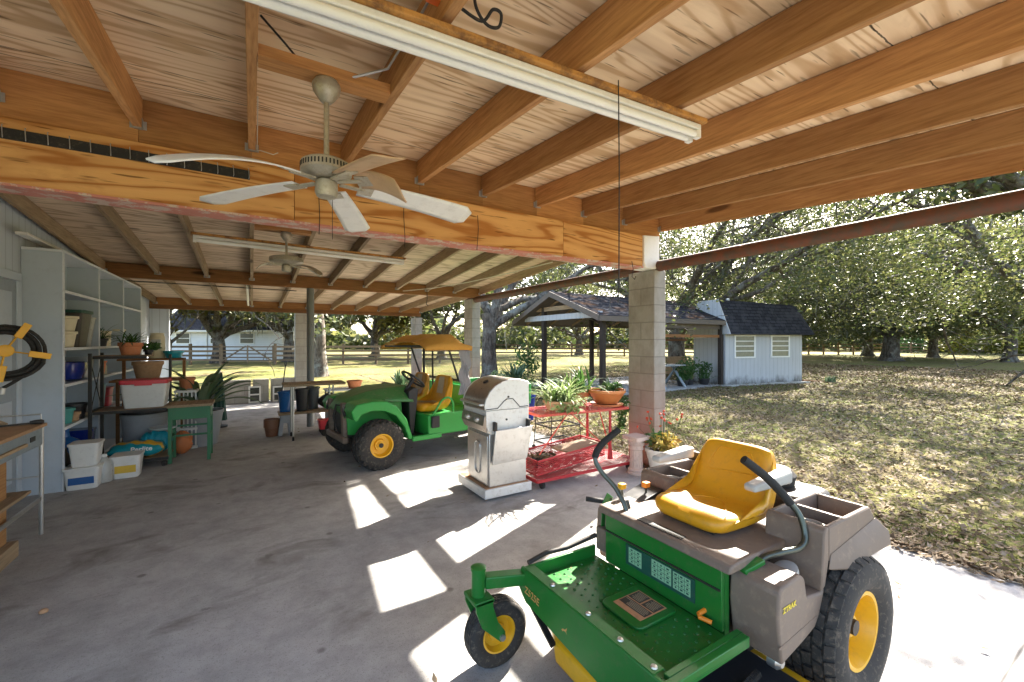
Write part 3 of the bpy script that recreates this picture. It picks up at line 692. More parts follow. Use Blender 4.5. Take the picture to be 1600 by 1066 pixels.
pts += [hp(0, .20, .05)+Vector((0, 0, -.03*j-.0)) - hx*(.018*j*j*.12) for j in range(1, 11)]
MB().tube(pts, .013, 8).build('hose', M['rubber'], hs, smooth=60)
MB().cyl(pts[-1], pts[-1]+Vector((-.006, 0, -.05)), .017).build('fitting', M['steel'], hs, smooth=40)

# ---------------------------------------------------------------- benches at the left edge
wb = thing('metal_workbench', 'grey sheet metal workbench at the left edge with a dusty top', 'workbench', (-1.65, 4.2, 0))
M['bench_blue'] = paint('blue_grey_steel', (.24, .29, .33), .4, .15, 6, metal=.3)
MB().box(-1.93+.05, -1.37, 3.0, 4.76, .835, .86).build('top', M['clay_old'], wb, w=True, bevel=.004)
MB().box(-1.398, -1.386, 3.02, 4.74, .70, .833).build('apron', M['bench_blue'], wb, w=True)
MB().box(-1.385, -1.381, 4.50, 4.58, .755, .79).build('handle_slot', M['black'], wb, w=True)
for u, v in ((-1.395, 4.73), (-1.85, 4.73), (-1.395, 3.05)): MB().cyl((u, v, 0), (u, v, .833), .014, n=10).build('leg', M['steel'], wb, w=True, smooth=40)
MB().bar((-1.395, 4.73, .28), (-1.395, 3.05, .28), .012, .03).build('stretcher', M['steel'], wb, w=True)
MB().bar((-1.395, 4.73, .45), (-1.85, 4.73, .45), .01, .012).build('stretcher', M['steel'], wb, w=True)
MB().tube([(-1.40, 4.74, .862), (-1.40, 4.74, .93), (-1.87, 4.74, .93), (-1.87, 4.74, .862)], .006, 6).build('rail', M['steel'], wb, w=True)
single('hand_tool', MB().bar((-.1, 0, .012), (.08, .05, .016), .02, .012).lathe([(.012, 0), (.018, .03), (.018, .06), (.01, .075)], c=(.08, .05, .02), axis=(.9, .3, 0), n=10), M['darkmetal'], 'dark hand tool lying on the metal workbench', 'tool', loc=(-1.52, 4.62, .86), smooth=40)
single('driftwood_piece', MB().tube([(-.13, -.1, .03), (-.02, .03, .045), (.06, .08, .03), (.12, .06, .02)], [.03, .035, .028, .008], 9), M['lumber_grey'], 'pale weathered stick lying on the metal workbench', 'driftwood', loc=(-1.68, 4.62, .86), smooth=50)
wo = thing('wooden_bench', 'rough wooden bench with orange boards in front of the metal workbench', 'bench', (-1.65, 3.8, 0))
for v in (4.30, 3.3): MB().box(-1.475, -1.435, v-.09, v, .115, .74).build('leg', M['lumber'], wo, w=True, bevel=.003)
MB().box(-1.80, -1.37, 2.9, 4.42, .742, .765).build('top', M['lumber_grey'], wo, w=True, bevel=.003)
MB().box(-1.75, -1.434, 2.9, 4.44, .40, .425).box(-1.434, -1.36, 2.9, 4.44, .402, .424).build('shelf', M['lumber_grey'], wo, w=True, bevel=.003)
MB().prism([(2.95, 0), (4.34, 0), (4.34, .11), (2.95, .11)], 'x', -1.50, -1.39).build('foot', M['lumber_grey'], wo, w=True, bevel=.004)

# ---------------------------------------------------------------- black metal rack
rk = thing('metal_rack', 'black metal rack with brown board shelves in front of the wall shelving', 'rack', (-1.2, 6.78, 0))
for u, v in ((-1.55, 6.55), (-1.55, 7.0), (-.9, 7.0)): MB().bar((u, v, 0), (u, v, 1.36 if u < -1.2 else 1.33), .03, .03).build('post', M['darkmetal'], rk, w=True, bevel=.003)
MB().cyl((-.9, 6.58, .0), (-.9, 6.58, .05), .028, n=12).build('caster', M['rubber'], rk, w=True, smooth=40)
M['rack_board'] = paint('brown_shelf_board', (.26, .17, .10), .7, .2, 6)
for z, u1 in ((.11, -.86), (.70, -.88), (1.33, -1.06)):
    b = MB().box(-1.53, u1, 6.57, 6.98, z-.018, z).build('shelf', M['rack_board'], rk, w=True)
    MB().box(-1.53, u1, 6.548, 6.568, z-.035, z-.004).build('edge_rail', M['darkmetal'], b, w=True)
MB().bar((-1.55, 6.57, .70), (-1.55, 6.98, .70), .02, .02).build('end_rail', M['darkmetal'], rk, w=True)
MB().bar((-1.552, 6.57, 1.28), (-1.552, 6.98, .72), .006, .012).bar((-1.546, 6.57, .72), (-1.546, 6.98, 1.28), .006, .012).build('cross_brace', M['darkmetal'], rk, w=True)
pp = pot('potted_plant', 'terracotta pot with a spiky green plant on the top shelf of the black rack', 'plant', (-1.24, 6.75, 1.331), .118, .15, M['terracotta'], rim=.045)
strap_plant(pp, (0, 0, .12), 44, .24, .022, M['plant_green'], (20, 80), (.5, 1.7), .06)
pp = pot('potted_plant', 'small dark leafy plant at the right end of the rack top shelf', 'plant', (-1.10, 6.9, 1.331), .05, .06, M['black'])
leafy(pp, (.03, 0, .10), (.10, .1, .05), 110, .035, M['plant_green'])
tb_ = tub('storage_tote', 'cloudy white tote with a red lid on the middle rack shelf', 'storage tote', (-1.10, 6.78, .701), (.43, .34, .285), P('cloudy_white', (.60, .60, .58), .35), M['red_lid'], .03, lidh=.05)
MB().box(-.08, .08, -.186, -.178, .27, .325).build('latch', M['red_lid'], tb_)
bg_ = thing('soil_bag', 'turquoise and yellow bag of perlite lying on the bottom rack shelf', 'bag', (-1.16, 6.68, .112))
def bagfn(L, W, H):
    def fn(s, t):
        a = 2*math.pi*s; x = (t-.5)*2
        k = max(0, 1-abs(x)**3.5)**.45
        return (x*L/2 + .008*math.sin(9*a), W/2*math.cos(a)*(.86+.14*k)+.01*math.sin(17*x+a), H/2+H/2*math.sin(a)*k*(1+.10*math.sin(11*x+2*a))+.004)
    return fn
m = NT('perlite_bag'); p_ = m.sep(m.coord(rnd=False)); wv = m.math('ADD', p_[1], m.math('MULTIPLY', m.math('SINE', m.math('MULTIPLY', p_[0], 7.)), .035))
bd = m.ramp(m.n('MapRange', {0: wv, 1: -.25, 2: .25}).outputs[0], [(0, (.01, .28, .33)), (.30, (.01, .28, .33)), (.305, (.75, .40, .02)), (.50, (.75, .40, .02)), (.505, (.01, .28, .33))])
m.bump(m.noise(m.coord(), 14, 4), .5, .02); M['bag'] = m.fin(bd, .3)
bo = MB().grid(bagfn(.50, .36, .19), 26, 22, True).build('bag', M['bag'], bg_, smooth=60)
M['ink_white'] = NT('white_ink').fin((.8, .8, .78), .5); M['ink_yellow'] = NT('yellow_ink').fin((.72, .55, .03), .5); M['ink_black'] = NT('black_ink').fin((.012, .012, .012), .5)
text('lettering', 'Perlite', M['ink_white'], bg_, .075, frame_mtx((.06, -.178, .125), (1, 0, 0), (0, .45, .9)), .004, True)
bg2 = thing('soil_bag', 'crumpled turquoise plastic bag bunched behind the perlite bag', 'bag', (-1.02, 6.87, .112))
MB().grid(bagfn(.30, .20, .26), 22, 16, True).build('bag', M['turq'], bg2, smooth=60)
# stepped stand with pots behind the rack
ps = thing('plant_stand', 'dark stepped wooden stand full of pots behind the black rack', 'plant stand', (-1.1, 7.5, 0))
for z, v0, v1 in ((1.0, 7.14, 7.48), (1.26, 7.5, 7.8)):
    MB().box(-1.52, -.82, v0, v1, z-.025, z).build('step', M['beam_dark'], ps, w=True)
    for u in (-1.50, -.84): MB().bar((u, v1-.02, 0), (u, v1-.02, z-.026), .035, .035).build('leg', M['beam_dark'], ps, w=True)
pot('plant_pot', 'wide stained clay pot on the stepped stand above the red-lidded tote', 'pot', (-1.17, 7.31, 1.001), .165, .23, M['clay_old'], rim=.05, soil=True)
pot('plant_pot', 'turquoise pot on the stepped stand beside the stained clay pot', 'pot', (-.94, 7.62, 1.261), .12, .10, M['turq'], soil=False)
pot('plant_pot', 'grey green plastic pot at the right end of the stepped stand', 'pot', (-.80+.0, 8.05, 1.0), .13, .18, P('grey_green', (.17, .27, .22)), soil=False).location.z = .0
t = thing('storage_jar', 'tall cream container with a cloudy window on the upper step of the stand', 'jar', (-1.13, 7.68, 1.261))
MB().lathe([(.085, 0), (.09, .01), (.085, .3), (.07, .33), (.08, .35), (.02, .355)]).build('jar', M['cream'], t, smooth=40); MB().rbox(-.05, .05, -.092, -.075, .12, .26, .003).build('window', M['bin_clear'], t)
pot('plant_pot', 'terracotta pot just right of the red-lidded tote', 'pot', (-.78, 7.5, .83), .10, .16, M['terracotta'], rim=.04)
cr = thing('plastic_crate', 'tall white slatted crate under the terracotta pot right of the tote', 'crate', (-.78, 7.50, 0))
for z in (.02, .28, .54, .80): MB().box(-.13, .13, -.13, .13, z-.015, z+.015).build('band', M['white_pl'], cr)
for i in range(6):
    for s in (-1, 1): MB().box(-.12+i*.045, -.108+i*.045+.004, s*.118-.004, s*.118+.004, .036, .785).build('slat', M['white_pl'], cr)
pot('planter_tub', 'big grey tub under the stepped stand', 'tub', (-1.2, 7.31, 0), .25, .56, M['pot_grey'], rb=.2, rim=.06, soil=False)
pot('planter_tub', 'black tub nested on top of the big grey tub', 'tub', (-1.2, 7.31, .562), .255, .09, M['black'], rb=.24, rim=.03, soil=False)
single('plant_saucer', MB().lathe([(.09, 0), (.14, .025), (.145, .04), (.125, .035), (.02, .015)]), M['white_pl'], 'white saucer on the turquoise bag at the bottom of the rack', 'saucer', loc=(-.96, 6.92, .375), smooth=40)
# strappy plant and the green table
pp = pot('potted_plant', 'large strap-leaved plant in a big pale grey pot behind the green table', 'plant', (-.62, 7.62, 0), .27, .50, M['pot_grey'], rb=.19, rim=.05)
mb_ = MB()
for az, up, L in ((8, 62, 1.0), (30, 78, .9), (60, 70, .75), (120, 72, .85), (165, 58, 1.05), (185, 66, 1.0), (200, 50, .95), (230, 64, .9), (255, 55, .8), (290, 68, .85), (320, 56, .9), (345, 70, 1.05), (-5, 48, .95), (175, 80, .95), (150, 45, .9), (215, 78, .8), (275, 82, .7), (70, 84, .8), (20, 40, .8), (100, 50, .9), (135, 62, .8), (240, 40, .9), (330, 35, 1.0), (45, 55, .9), (5, 75, .8), (195, 35, 1.1), (305, 72, .8)):
    strap_leaf(mb_, (random.gauss(0, .03), random.gauss(0, .03), .46), R(az+random.uniform(-8, 8)), L, .105, R(up), random.uniform(.8, 1.9), 9)
mb_.build('foliage', M['plant_grey'], pp)
gt = thing('side_table', 'small green wooden table with a pale board top', 'table', (-.66, 6.8, 0))
MB().box(-.245, .235, -.225, .215, .683, .715).build('top', M['lumber_grey'], gt, bevel=.003)
for s, e in ((-1, -1), (1, -1), (-1, 1), (1, 1)): MB().box(s*.195-.018, s*.195+.018, e*.17-.018, e*.17+.018, 0, .68).build('leg', M['green_paint'], gt, bevel=.002)
MB().box(-.177, .177, -.186, -.170, .53, .68).box(-.177, .177, .170, .186, .53, .68).box(-.21, -.195, -.152, .152, .53, .68).box(.195, .21, -.152, .152, .53, .68).build('apron', M['green_paint'], gt)
for a, b, z in (((-.195, -.152), (-.195, .152), .30), ((.195, -.152), (.195, .152), .30), ((-.18, 0), (.18, 0), .302), ((-.177, .17), (.177, .17), .40)):
    MB().bar((*a, z), (*b, z), .022, .022).build('stretcher', M['green_paint'], gt)
ob = thing('mesh_bag', 'orange mesh bag of bulbs on the floor beside the green table', 'bag', (-.80, 7.17, 0))
def lump(s, t):
    a = 2*math.pi*s; z = t; k = math.sin(math.pi*min(1, z*.93+.05))**.6
    return (.12*k*math.cos(a)*(1+.12*math.sin(5*a+9*z)), .12*k*math.sin(a)*(1+.1*math.sin(4*a-7*z)), .30*z)
m = NT('mesh_bag_net'); ck = m.n('TexChecker', {'Vector': m.coord((1, 1, 1)), 'Scale': 70., 'Color1': (.8, .2, .04, 1), 'Color2': (.35, .16, .08, 1)}).outputs[0]; M['net'] = m.fin(ck, .6)
MB().grid(lump, 20, 14, True).build('bag', M['net'], ob, smooth=60)
um = thing('patio_umbrella', 'folded dark green patio umbrella standing behind the strap-leaved plant', 'umbrella', (-.48, 9.0, 0))
def fold(s, t):
    a = 2*math.pi*s; r = (.035+.06*(1-t))*(1+.22*math.sin(8*a)); return (r*math.cos(a), r*math.sin(a), .12+.82*t)
MB().grid(fold, 48, 10, True).build('canopy', M['bin_green'], um, smooth=60); MB().cyl((0, 0, .0), (0, 0, 1.02), .018).build('pole', M['white'], um, smooth=40)
MB().lathe([(.12, 0), (.12, .03), (.03, .05), (.025, .11)]).build('base', M['black'], um, smooth=40)
# pails in front of the shelves
def pail(label, loc, r, h, handle=True, band=None):
    t = tub('bucket', label, 'bucket', loc, (2*r, 2*r, h), M['white_pl'], None, .02)
    if band: MB().rbox(-r*.7, r*.72, -r-.0035+.012, -r+.016, h*.25, h*.7, .002).build('sticker', band, t)
    if handle: MB().tube([(-r-.008, 0, h-.03)] + [(-r*1.05*math.cos(R(k)), -r*.5*math.sin(R(k))-.02, h-.03-.10*math.sin(R(k))) for k in range(20, 170, 15)] + [(r+.008, 0, h-.03)], .003, 6).build('handle', M['white_pl'], t, smooth=60)
    return t
M['blue_label'] = P('blue_label', (.02, .10, .30)); M['yellow_label'] = P('yellow_label', (.7, .45, .05))
pail('square white bucket on the floor, under the other white bucket', (-1.47, 6.05, 0), .135, .22, False, M['blue_label'])
pail('white bucket with a wire handle stacked on the square white bucket', (-1.46, 6.06, .222), .115, .235, True)
pail('white bucket with a yellow and blue label beside the clear jug', (-1.18, 6.28, 0), .125, .245, False, M['yellow_label'])
jg = thing('plastic_jug', 'cloudy clear jug on the floor between the white buckets', 'jug', (-1.345, 6.14, 0))
MB().lathe([(.06, 0), (.075, .01), (.075, .19), (.05, .235), (.022, .26), (.022, .28), (.005, .281)]).build('jug', M['bin_clear'], jg, smooth=40); MB().lathe([(.026, .268), (.026, .295), (.004, .296)]).build('cap', M['white_pl'], jg, smooth=40)

# ---------------------------------------------------------------- far work table and the clutter under it
ft = thing('rolling_table', 'narrow wood-topped table on pipe legs with casters beyond the utility cart', 'table', (.85, 7.35, 0))
MB().box(-.45, .42, -.22, .24, .815, .85).build('top', M['lumber_grey'], ft, bevel=.003)
for u, v in ((-.32, -.18), (.24, -.18), (-.32, .2), (.24, .2)):
    l_ = MB().cyl((u, v, .06), (u*1.0, v, .813), .014, n=10).build('leg', M['steel'], ft, smooth=40)
    MB().cyl((u-.012, v, .03), (u+.012, v, .03), .03, n=14).bar((u, v, .028), (u, v, .07), .03, .012).build('caster', M['rubber'], l_, smooth=40)
bn = thing('plastic_bench', 'grey plastic bench with a pale board top under the rolling table', 'bench', (.82, 7.78, 0))
MB().box(-.46, .50, -.17, .17, .325, .36).build('seat', M['lumber_grey'], bn, bevel=.004)
for u in (-.36, .34): MB().prism([(u-.11, 0), (u-.05, 0), (u-.03, .2), (u+.03, .2), (u+.05, 0), (u+.11, 0), (u+.07, .322), (u-.07, .322)], 'y', -.15, .15).build('leg', M['pot_grey'], bn, bevel=.004)
pot('round_bin', 'blue round bin with a lid on the plastic bench', 'bin', (.47, 7.78, .361), .125, .33, M['jug_blue'], rim=.03, soil=False)
pot('round_bin', 'left black bin beside the blue bin on the plastic bench', 'bin', (.70, 7.74, .361), .11, .36, M['black'], rim=.03, soil=False)
pot('round_bin', 'dusty black bin right of the other black bin, by the steel pole', 'bin', (.88, 7.86, .361), .11, .37, P('dusty_black', (.05, .055, .06)), rim=.03, soil=False)
pot('plant_pot', 'stack of brown nursery pots at the left end of the plastic bench', 'pot', (.27, 7.72, 0), .115, .27, M['pot_brown'], rim=.13, soil=False)
t = thing('rubbish_bag', 'heap of dark plastic bags on the right of the plastic bench', 'bag', (1.14, 7.8, .361))
MB().grid(lambda s, t: (.17*math.cos(6.283*s)*math.sin(math.pi*min(1, .06+.94*t))**.7*(1+.2*math.sin(4*6.283*s+5*t)), .14*math.sin(6.283*s)*math.sin(math.pi*min(1, .06+.94*t))**.7*(1+.2*math.sin(3*6.283*s)), .27*t), 26, 14, True).build('bag', M['black'], t, smooth=50)
rw = thing('red_wagon', 'small red wagon tray on the floor under the bench', 'wagon', (1.12, 7.42, 0))
MB().rbox(-.22, .22, -.12, .12, .10, .24, .03, .02).build('tray', M['red_lid'], rw, smooth=40)
for s in (-1, 1):
    for e in (-1, 1): MB().cyl((s*.14, e*.10, .05), (s*.14, e*.13, .05), .05, n=16).build('wheel', M['rubber'], rw, smooth=40)
lt = thing('low_table', 'low grey table behind the front of the utility cart', 'table', (1.55, 8.9, 0))
MB().box(-.35, .35, -.2, .2, .54, .57).build('top', M['pot_grey'], lt, bevel=.004)
for s in (-1, 1):
    for e in (-1, 1): MB().bar((s*.31, e*.16, 0), (s*.31, e*.16, .538), .03, .03).build('leg', M['darkmetal'], lt)
pot('plant_pot', 'square orange clay pot on the low grey table', 'pot', (1.74, 8.85, .571), .15, .15, M['terracotta'], rim=.04)
sv = thing('shovel', 'dark shovel handle leaning against the low wall by the block column', 'shovel', (.62, 11.85, 0))
MB().cyl((0, 0, .15), (.10, .25, .88), .014, n=10).build('shaft', M['darkmetal'], sv, smooth=40)
MB().tube([(.10, .25, .87), (.085, .25, .93), (.10, .26, 1.0), (.13, .26, 1.0), (.125, .25, .93), (.105, .25, .87)], .011, 7).build('grip', M['black'], sv, smooth=40)
MB().prism([(-.08, 0), (.08, 0), (.07, .16), (.015, .2), (-.015, .2), (-.07, .16)], 'y', -.006, .006).build('scoop', M['darkmetal'], sv)
# ================================================================ gas grill
M['stainless'] = paint('stained_stainless', (.55, .54, .52), .36, .10, 5, (.20, .14, .09), .4, metal=.75)
M['alu_panel'] = paint('pale_grill_panel', (.66, .65, .62), .5, .08, 6, (.30, .22, .15), .45, metal=.25)
M['hood_brown'] = paint('brown_hood_metal', (.30, .25, .21), .32, .2, 5, (.12, .09, .07), .5, metal=.7)  # brown metal tone with darker patches, for hood and control panel
gr = thing('gas_grill', 'stainless steel gas grill with a rounded hood and folded side shelf', 'grill', (2.1, 3.78, 0))
MB().box(1.84, 2.36, 3.49, 4.10, .03, .115).build('base_tray', M['alu_panel'], gr, w=True, bevel=.006)
MB().box(1.86, 2.34, 3.51, 4.08, .1155, .118).build('tray_floor', M['clay_old'], gr, w=True)
MB().box(1.905, 2.32, 3.53, 3.98, .119, .62).build('cabinet', M['stainless'], gr, w=True, bevel=.008)
dr_ = MB().box(1.893, 1.904, 3.55, 3.96, .14, .60).build('door', M['stainless'], gr, w=True, bevel=.004)
st_ = [(1.889, 3.745+.055*math.cos(R(a)), .37+(.10 if math.sin(R(a)) > 0 else -.10)+.055*math.sin(R(a))) for a in range(0, 360, 15)]
MB().tube(st_, .009, 8, close=True).build('handle', M['steel'], dr_, w=True, smooth=60)
MB().prism([(1.862, .70), (1.905, .622), (2.335, .622), (2.335, .845), (1.862, .845)], 'y', 3.51, 4.0).build('firebox', M['alu_panel'], gr, w=True, bevel=.005)
pan_ = MB().prism([(1.832, .71), (1.868, .640), (1.872, .645), (1.861, .80), (1.845, .80)], 'y', 3.515, 3.995).build('control_panel', M['hood_brown'], gr, w=True, bevel=.003)
for v in (3.64, 3.84):
    MB().lathe([(.026, 0), (.024, .012), (.017, .02), (.017, .034), (.004, .036)], c=(1.838, v, .752), axis=(-1, 0, .12), n=18).build('knob', M['steel'], pan_, w=True, smooth=40)
hood = [(1.853, .848), (1.845, .895), (1.862, .955), (1.90, 1.02), (1.96, 1.075), (2.04, 1.115), (2.13, 1.132), (2.23, 1.13), (2.335, 1.10), (2.34, .848)]
MB().prism(hood, 'y', 3.53, 3.98).build('hood', M['hood_brown'], gr, w=True, bevel=.01, smooth=30)
for a, b in ((3.508, 3.529), (3.981, 4.002)): MB().prism(hood, 'y', a, b).build('hood_end', M['alu_panel'], gr, w=True, bevel=.004)
zl = [(1.855, .86), (1.98, .862), (2.05, .925), (2.08, .945), (2.15, .945), (2.23, .86), (2.325, .862)]
MB().tube([(u, 3.505, z) for u, z in zl], .004, 6).build('seam', M['black'], gr, w=True)
for u, z in ((2.10, .965), (2.08, .75)): MB().cyl((u, 3.512, z), (u, 3.502, z), .010, n=12).build('bolt', M['black'], gr, w=True)
MB().tube([(1.85, 3.54, .90), (1.815, 3.54, .905), (1.815, 3.97, .905), (1.85, 3.97, .90)], .012, 8).build('hood_handle', M['steel'], gr, w=True, smooth=60)
MB().lathe([(.03, 0), (.03, .008), (.02, .012)], c=(1.99, 3.76, 1.094), axis=(-.5, 0, .85), n=16).build('thermometer', M['black'], gr, w=True)
MB().add([(1.93, 3.47, .665), (2.345, 3.47, .675), (2.30, 3.50, .355), (1.915, 3.50, .34), (1.93, 3.45, .665), (2.345, 3.45, .675), (2.30, 3.485, .355), (1.915, 3.485, .34)],
         [(0,1,2,3),(7,6,5,4),(0,4,5,1),(1,5,6,2),(2,6,7,3),(3,7,4,0)]).build('side_shelf', M['stainless'], gr, w=True, bevel=.004)
MB().box(1.93, 2.33, 4.03, 4.055, .36, .70).build('side_shelf', M['stainless'], gr, w=True, bevel=.004)
for u in (1.94, 2.31): MB().box(u-.012, u+.012, 3.455, 3.509, .655, .74).build('hinge', M['darkmetal'], gr, w=True, bevel=.003)

# ================================================================ red mesh cart, pots on it
M['red_mesh'] = paint('red_mesh_paint', (.42, .018, .025), .5, .15, 9, (.40, .16, .08), .4)
M['red_faded'] = paint('sun_faded_red', (.52, .07, .045), .55, .15, 9, (.60, .35, .25), .4)
def lattice(mb, o, ux, uy, L, W, sp, wd):
    """expanded-metal sheet: two families of slanted strips"""
    o = Vector(o); ux = Vector(ux).normalized(); uy = Vector(uy).normalized(); nz = ux.cross(uy)
    k = 1.9; n = int((L+W*k)/sp)
    for i in range(n+1):
        for sgn in (1, -1):
            x0 = i*sp - W*k if sgn > 0 else i*sp
            t0, t1 = 0., W
            xa, xb = x0, x0+sgn*W*k
            def clip(xa, xb):
                f0, f1 = 0., 1.
                d = xb-xa
                for lim, sg in ((0, 1), (L, -1)):
                    q = (lim-xa)/d
                    if sg*d > 0: f0 = max(f0, q)
                    else: f1 = min(f1, q)
                return f0, f1
            f0, f1 = clip(xa, xb)
            if f1-f0 < .02: continue
            p0 = o+ux*(xa+(xb-xa)*f0)+uy*W*f0; p1 = o+ux*(xa+(xb-xa)*f1)+uy*W*f1
            mb.bar(p0+nz*.001*sgn, p1+nz*.001*sgn, wd, .002, nz)
    return mb
rc = thing('mesh_cart', 'red expanded metal cart with a mesh top and low trays, loaded with pots', 'cart', (3.15, 3.85, 0))
X = (1, 0, 0); Y = (0, 1, 0); Zv = (0, 0, 1)
lattice(MB(), (2.62, 3.68, .716), (1.2, -.09, 0), Y, 1.19, .5, .062, .006).build('mesh_top', M['red_mesh'], rc, w=True)
rim = MB()
c4 = [(2.60, 3.70, .705), (3.82, 3.60, .705), (3.86, 4.10, .705), (2.64, 4.20, .705)]
for a, b in ((0, 1), (1, 2), (2, 3), (3, 0)): rim.bar(c4[a], c4[b], .02, .026)
rim.build('top_frame', M['red_faded'], rc, w=True, bevel=.002)
for u, v in ((3.56, 3.64), (3.60, 4.08), (2.72, 4.16)): MB().tube([(u, v, .13), (u, v, .3), (u, v, .69)], [.032, .017, .015], 10).build('leg', M['red_mesh'], rc, w=True, smooth=40)
for a, b in (((2.50, 3.56, .34), (2.98, 3.70, .70)), ((3.46, 3.72, .34), (3.02, 3.70, .70)), ((2.55, 4.0, .34), (2.72, 4.1, .7)), ((3.9, 4.0, .14), (3.62, 3.9, .69))): MB().bar(a, b, .010, .010).build('brace', M['red_faded'], rc, w=True)
lattice(MB(), (2.44, 3.50, .115), X, Y, 1.42, .52, .055, .008).build('lower_mesh', M['red_mesh'], rc, w=True)
rim = MB()
c4 = [(2.42, 3.48, .10), (3.88, 3.48, .10), (3.88, 4.04, .10), (2.42, 4.04, .10)]
for a, b in ((0, 1), (1, 2), (2, 3), (3, 0)): rim.bar(c4[a], c4[b], .018, .03)
rim.build('lower_frame', M['red_mesh'], rc, w=True)
tr = MB()
for (o, ux, L, hgt) in (((2.44, 3.52, .15), (1.0, .10, .05), 1.02, .14), ((2.44, 3.95, .15), (1.0, .10, .05), 1.02, .14), ((2.44, 3.52, .15), Y, .43, .14), ((3.44, 3.62, .2), Y, .43, .14)):
    lattice(tr, o, ux, (0, -.12 if ux != Y else 0, 1), L, hgt, .046, .006)
    e = Vector(o)+Vector((0, -.017 if ux != Y else 0, hgt)); tr.bar(e, e+Vector(ux).normalized()*L, .010, .016); tr.bar(o, Vector(o)+Vector(ux).normalized()*L, .010, .016)
tr.build('tray', M['red_mesh'], rc, w=True)
lattice(MB(), (2.45, 3.53, .165), (1, .1, .05), Y, 1.0, .42, .042, .007).build('tray_floor', M['red_mesh'], rc, w=True)
for u, v in ((2.52, 3.54), (3.76, 3.54), (2.52, 3.98), (3.76, 3.98)): MB().cyl((u-.014, v, .038), (u+.014, v, .038), .038, n=16).bar((u, v, .04), (u, v, .085), .03, .02).build('caster', M['rubber'], rc, w=True, smooth=40)
single('brown_board', MB().box(-.26, .26, -.15, .15, 0, .02), M['rack_board'], 'flat brown board lying in the red cart tray', 'board', loc=(3.16, 3.76, .30)).rotation_euler = (0, R(-3), R(5))
t = thing('leaf_heap', 'heap of dark dead leaves in the left end of the red tray', 'leaf heap', (2.66, 3.72, .19)); leafy(t, (0, 0, .05), (.18, .14, .06), 260, .04, M['litter'], 'leaves'); leafy(t, (0, 0, .03), (.17, .12, .05), 200, .05, M['rubber'], 'dark_leaves')
pp = pot('potted_plant', 'variegated spider plant in a wide weathered bowl on the red cart', 'plant', (3.0, 3.86, .722), .20, .11, M['clay_old'], rb=.15, rim=.03)
strap_plant(pp, (0, 0, .08), 190, .36, .022, M['plant_light'], (25, 88), (.7, 2.2), .13)
leafy(pp, (.0, -.16, .05), (.22, .09, .08), 160, .035, M['plant_light'], 'trailing_leaves'); leafy(pp, (0, 0, .17), (.16, .14, .10), 160, .04, M['plant_light'], 'leaf_clump')
pp = pot('potted_plant', 'leafy plant in a terracotta pot behind the spider plant on the red cart', 'plant', (3.42, 4.06, .722), .15, .16, M['terracotta'], rim=.05)
strap_plant(pp, (0, 0, .12), 70, .42, .036, M['plant_green'], (35, 85), (.4, 1.5), .10)
pp = pot('potted_plant', 'wide smooth terracotta bowl with a small succulent on the red cart', 'plant', (3.66, 3.80, .752), .225, .165, P('bright_terracotta', (.60, .22, .07), .5), rb=.13, rim=.035)
leafy(pp, (.10, .08, .17), (.10, .10, .06), 60, .04, M['plant_green']); strap_plant(pp, (.16, .13, .12), 16, .20, .03, M['plant_grey'], (45, 85), (.2, .8), .03, 'aloe_leaves')
single('plant_saucer', MB().lathe([(.16, 0), (.195, .02), (.20, .03), (.18, .026), (.02, .012)], n=30), P('bright_saucer', (.58, .24, .10), .6), 'terracotta saucer under the smooth terracotta bowl', 'saucer', loc=(3.66, 3.80, .722), smooth=40)
pp = pot('potted_plant', 'trailing bushy green plant hanging over the right end of the red cart', 'plant', (3.80, 3.98, .722), .09, .11, M['black'])
for c, r_, n in (((.06, -.12, .15), (.11, .1, .14), 260), ((.09, -.2, -.02), (.09, .1, .16), 260), ((.07, -.22, -.22), (.05, .06, .12), 110)): leafy(pp, c, r_, n, .030, M['plant_green'])
MB().tube([(.02, 0, .1), (.08, -.1, .2), (.12, -.14, .3)], .004, 5).build('stem', M['plant_green'], pp)
cf = thing('wire_stand', 'black wire plant stand on casters behind the red cart', 'plant stand', (3.62, 4.72, 0))
for s in (-1, 1):
    for e in (-1, 1):
        MB().tube([(s*.26, e*.2, .05), (s*.22, e*.17, .72)], .007, 6).build('leg', M['darkmetal'], cf)
        MB().cyl((s*.26-.012, e*.2, .03), (s*.26+.012, e*.2, .03), .03, n=12).build('caster', M['rubber'], cf, smooth=40)
for z, k in ((.12, 1), (.35, .94), (.71, .85)):
    f_ = MB()
    for a, b in (((-1, -1), (1, -1)), ((1, -1), (1, 1)), ((1, 1), (-1, 1)), ((-1, 1), (-1, -1))): f_.bar((a[0]*.26*k, a[1]*.2*k, z), (b[0]*.26*k, b[1]*.2*k, z), .012, .018)
    f_.build('ring_frame', M['darkmetal'], cf)
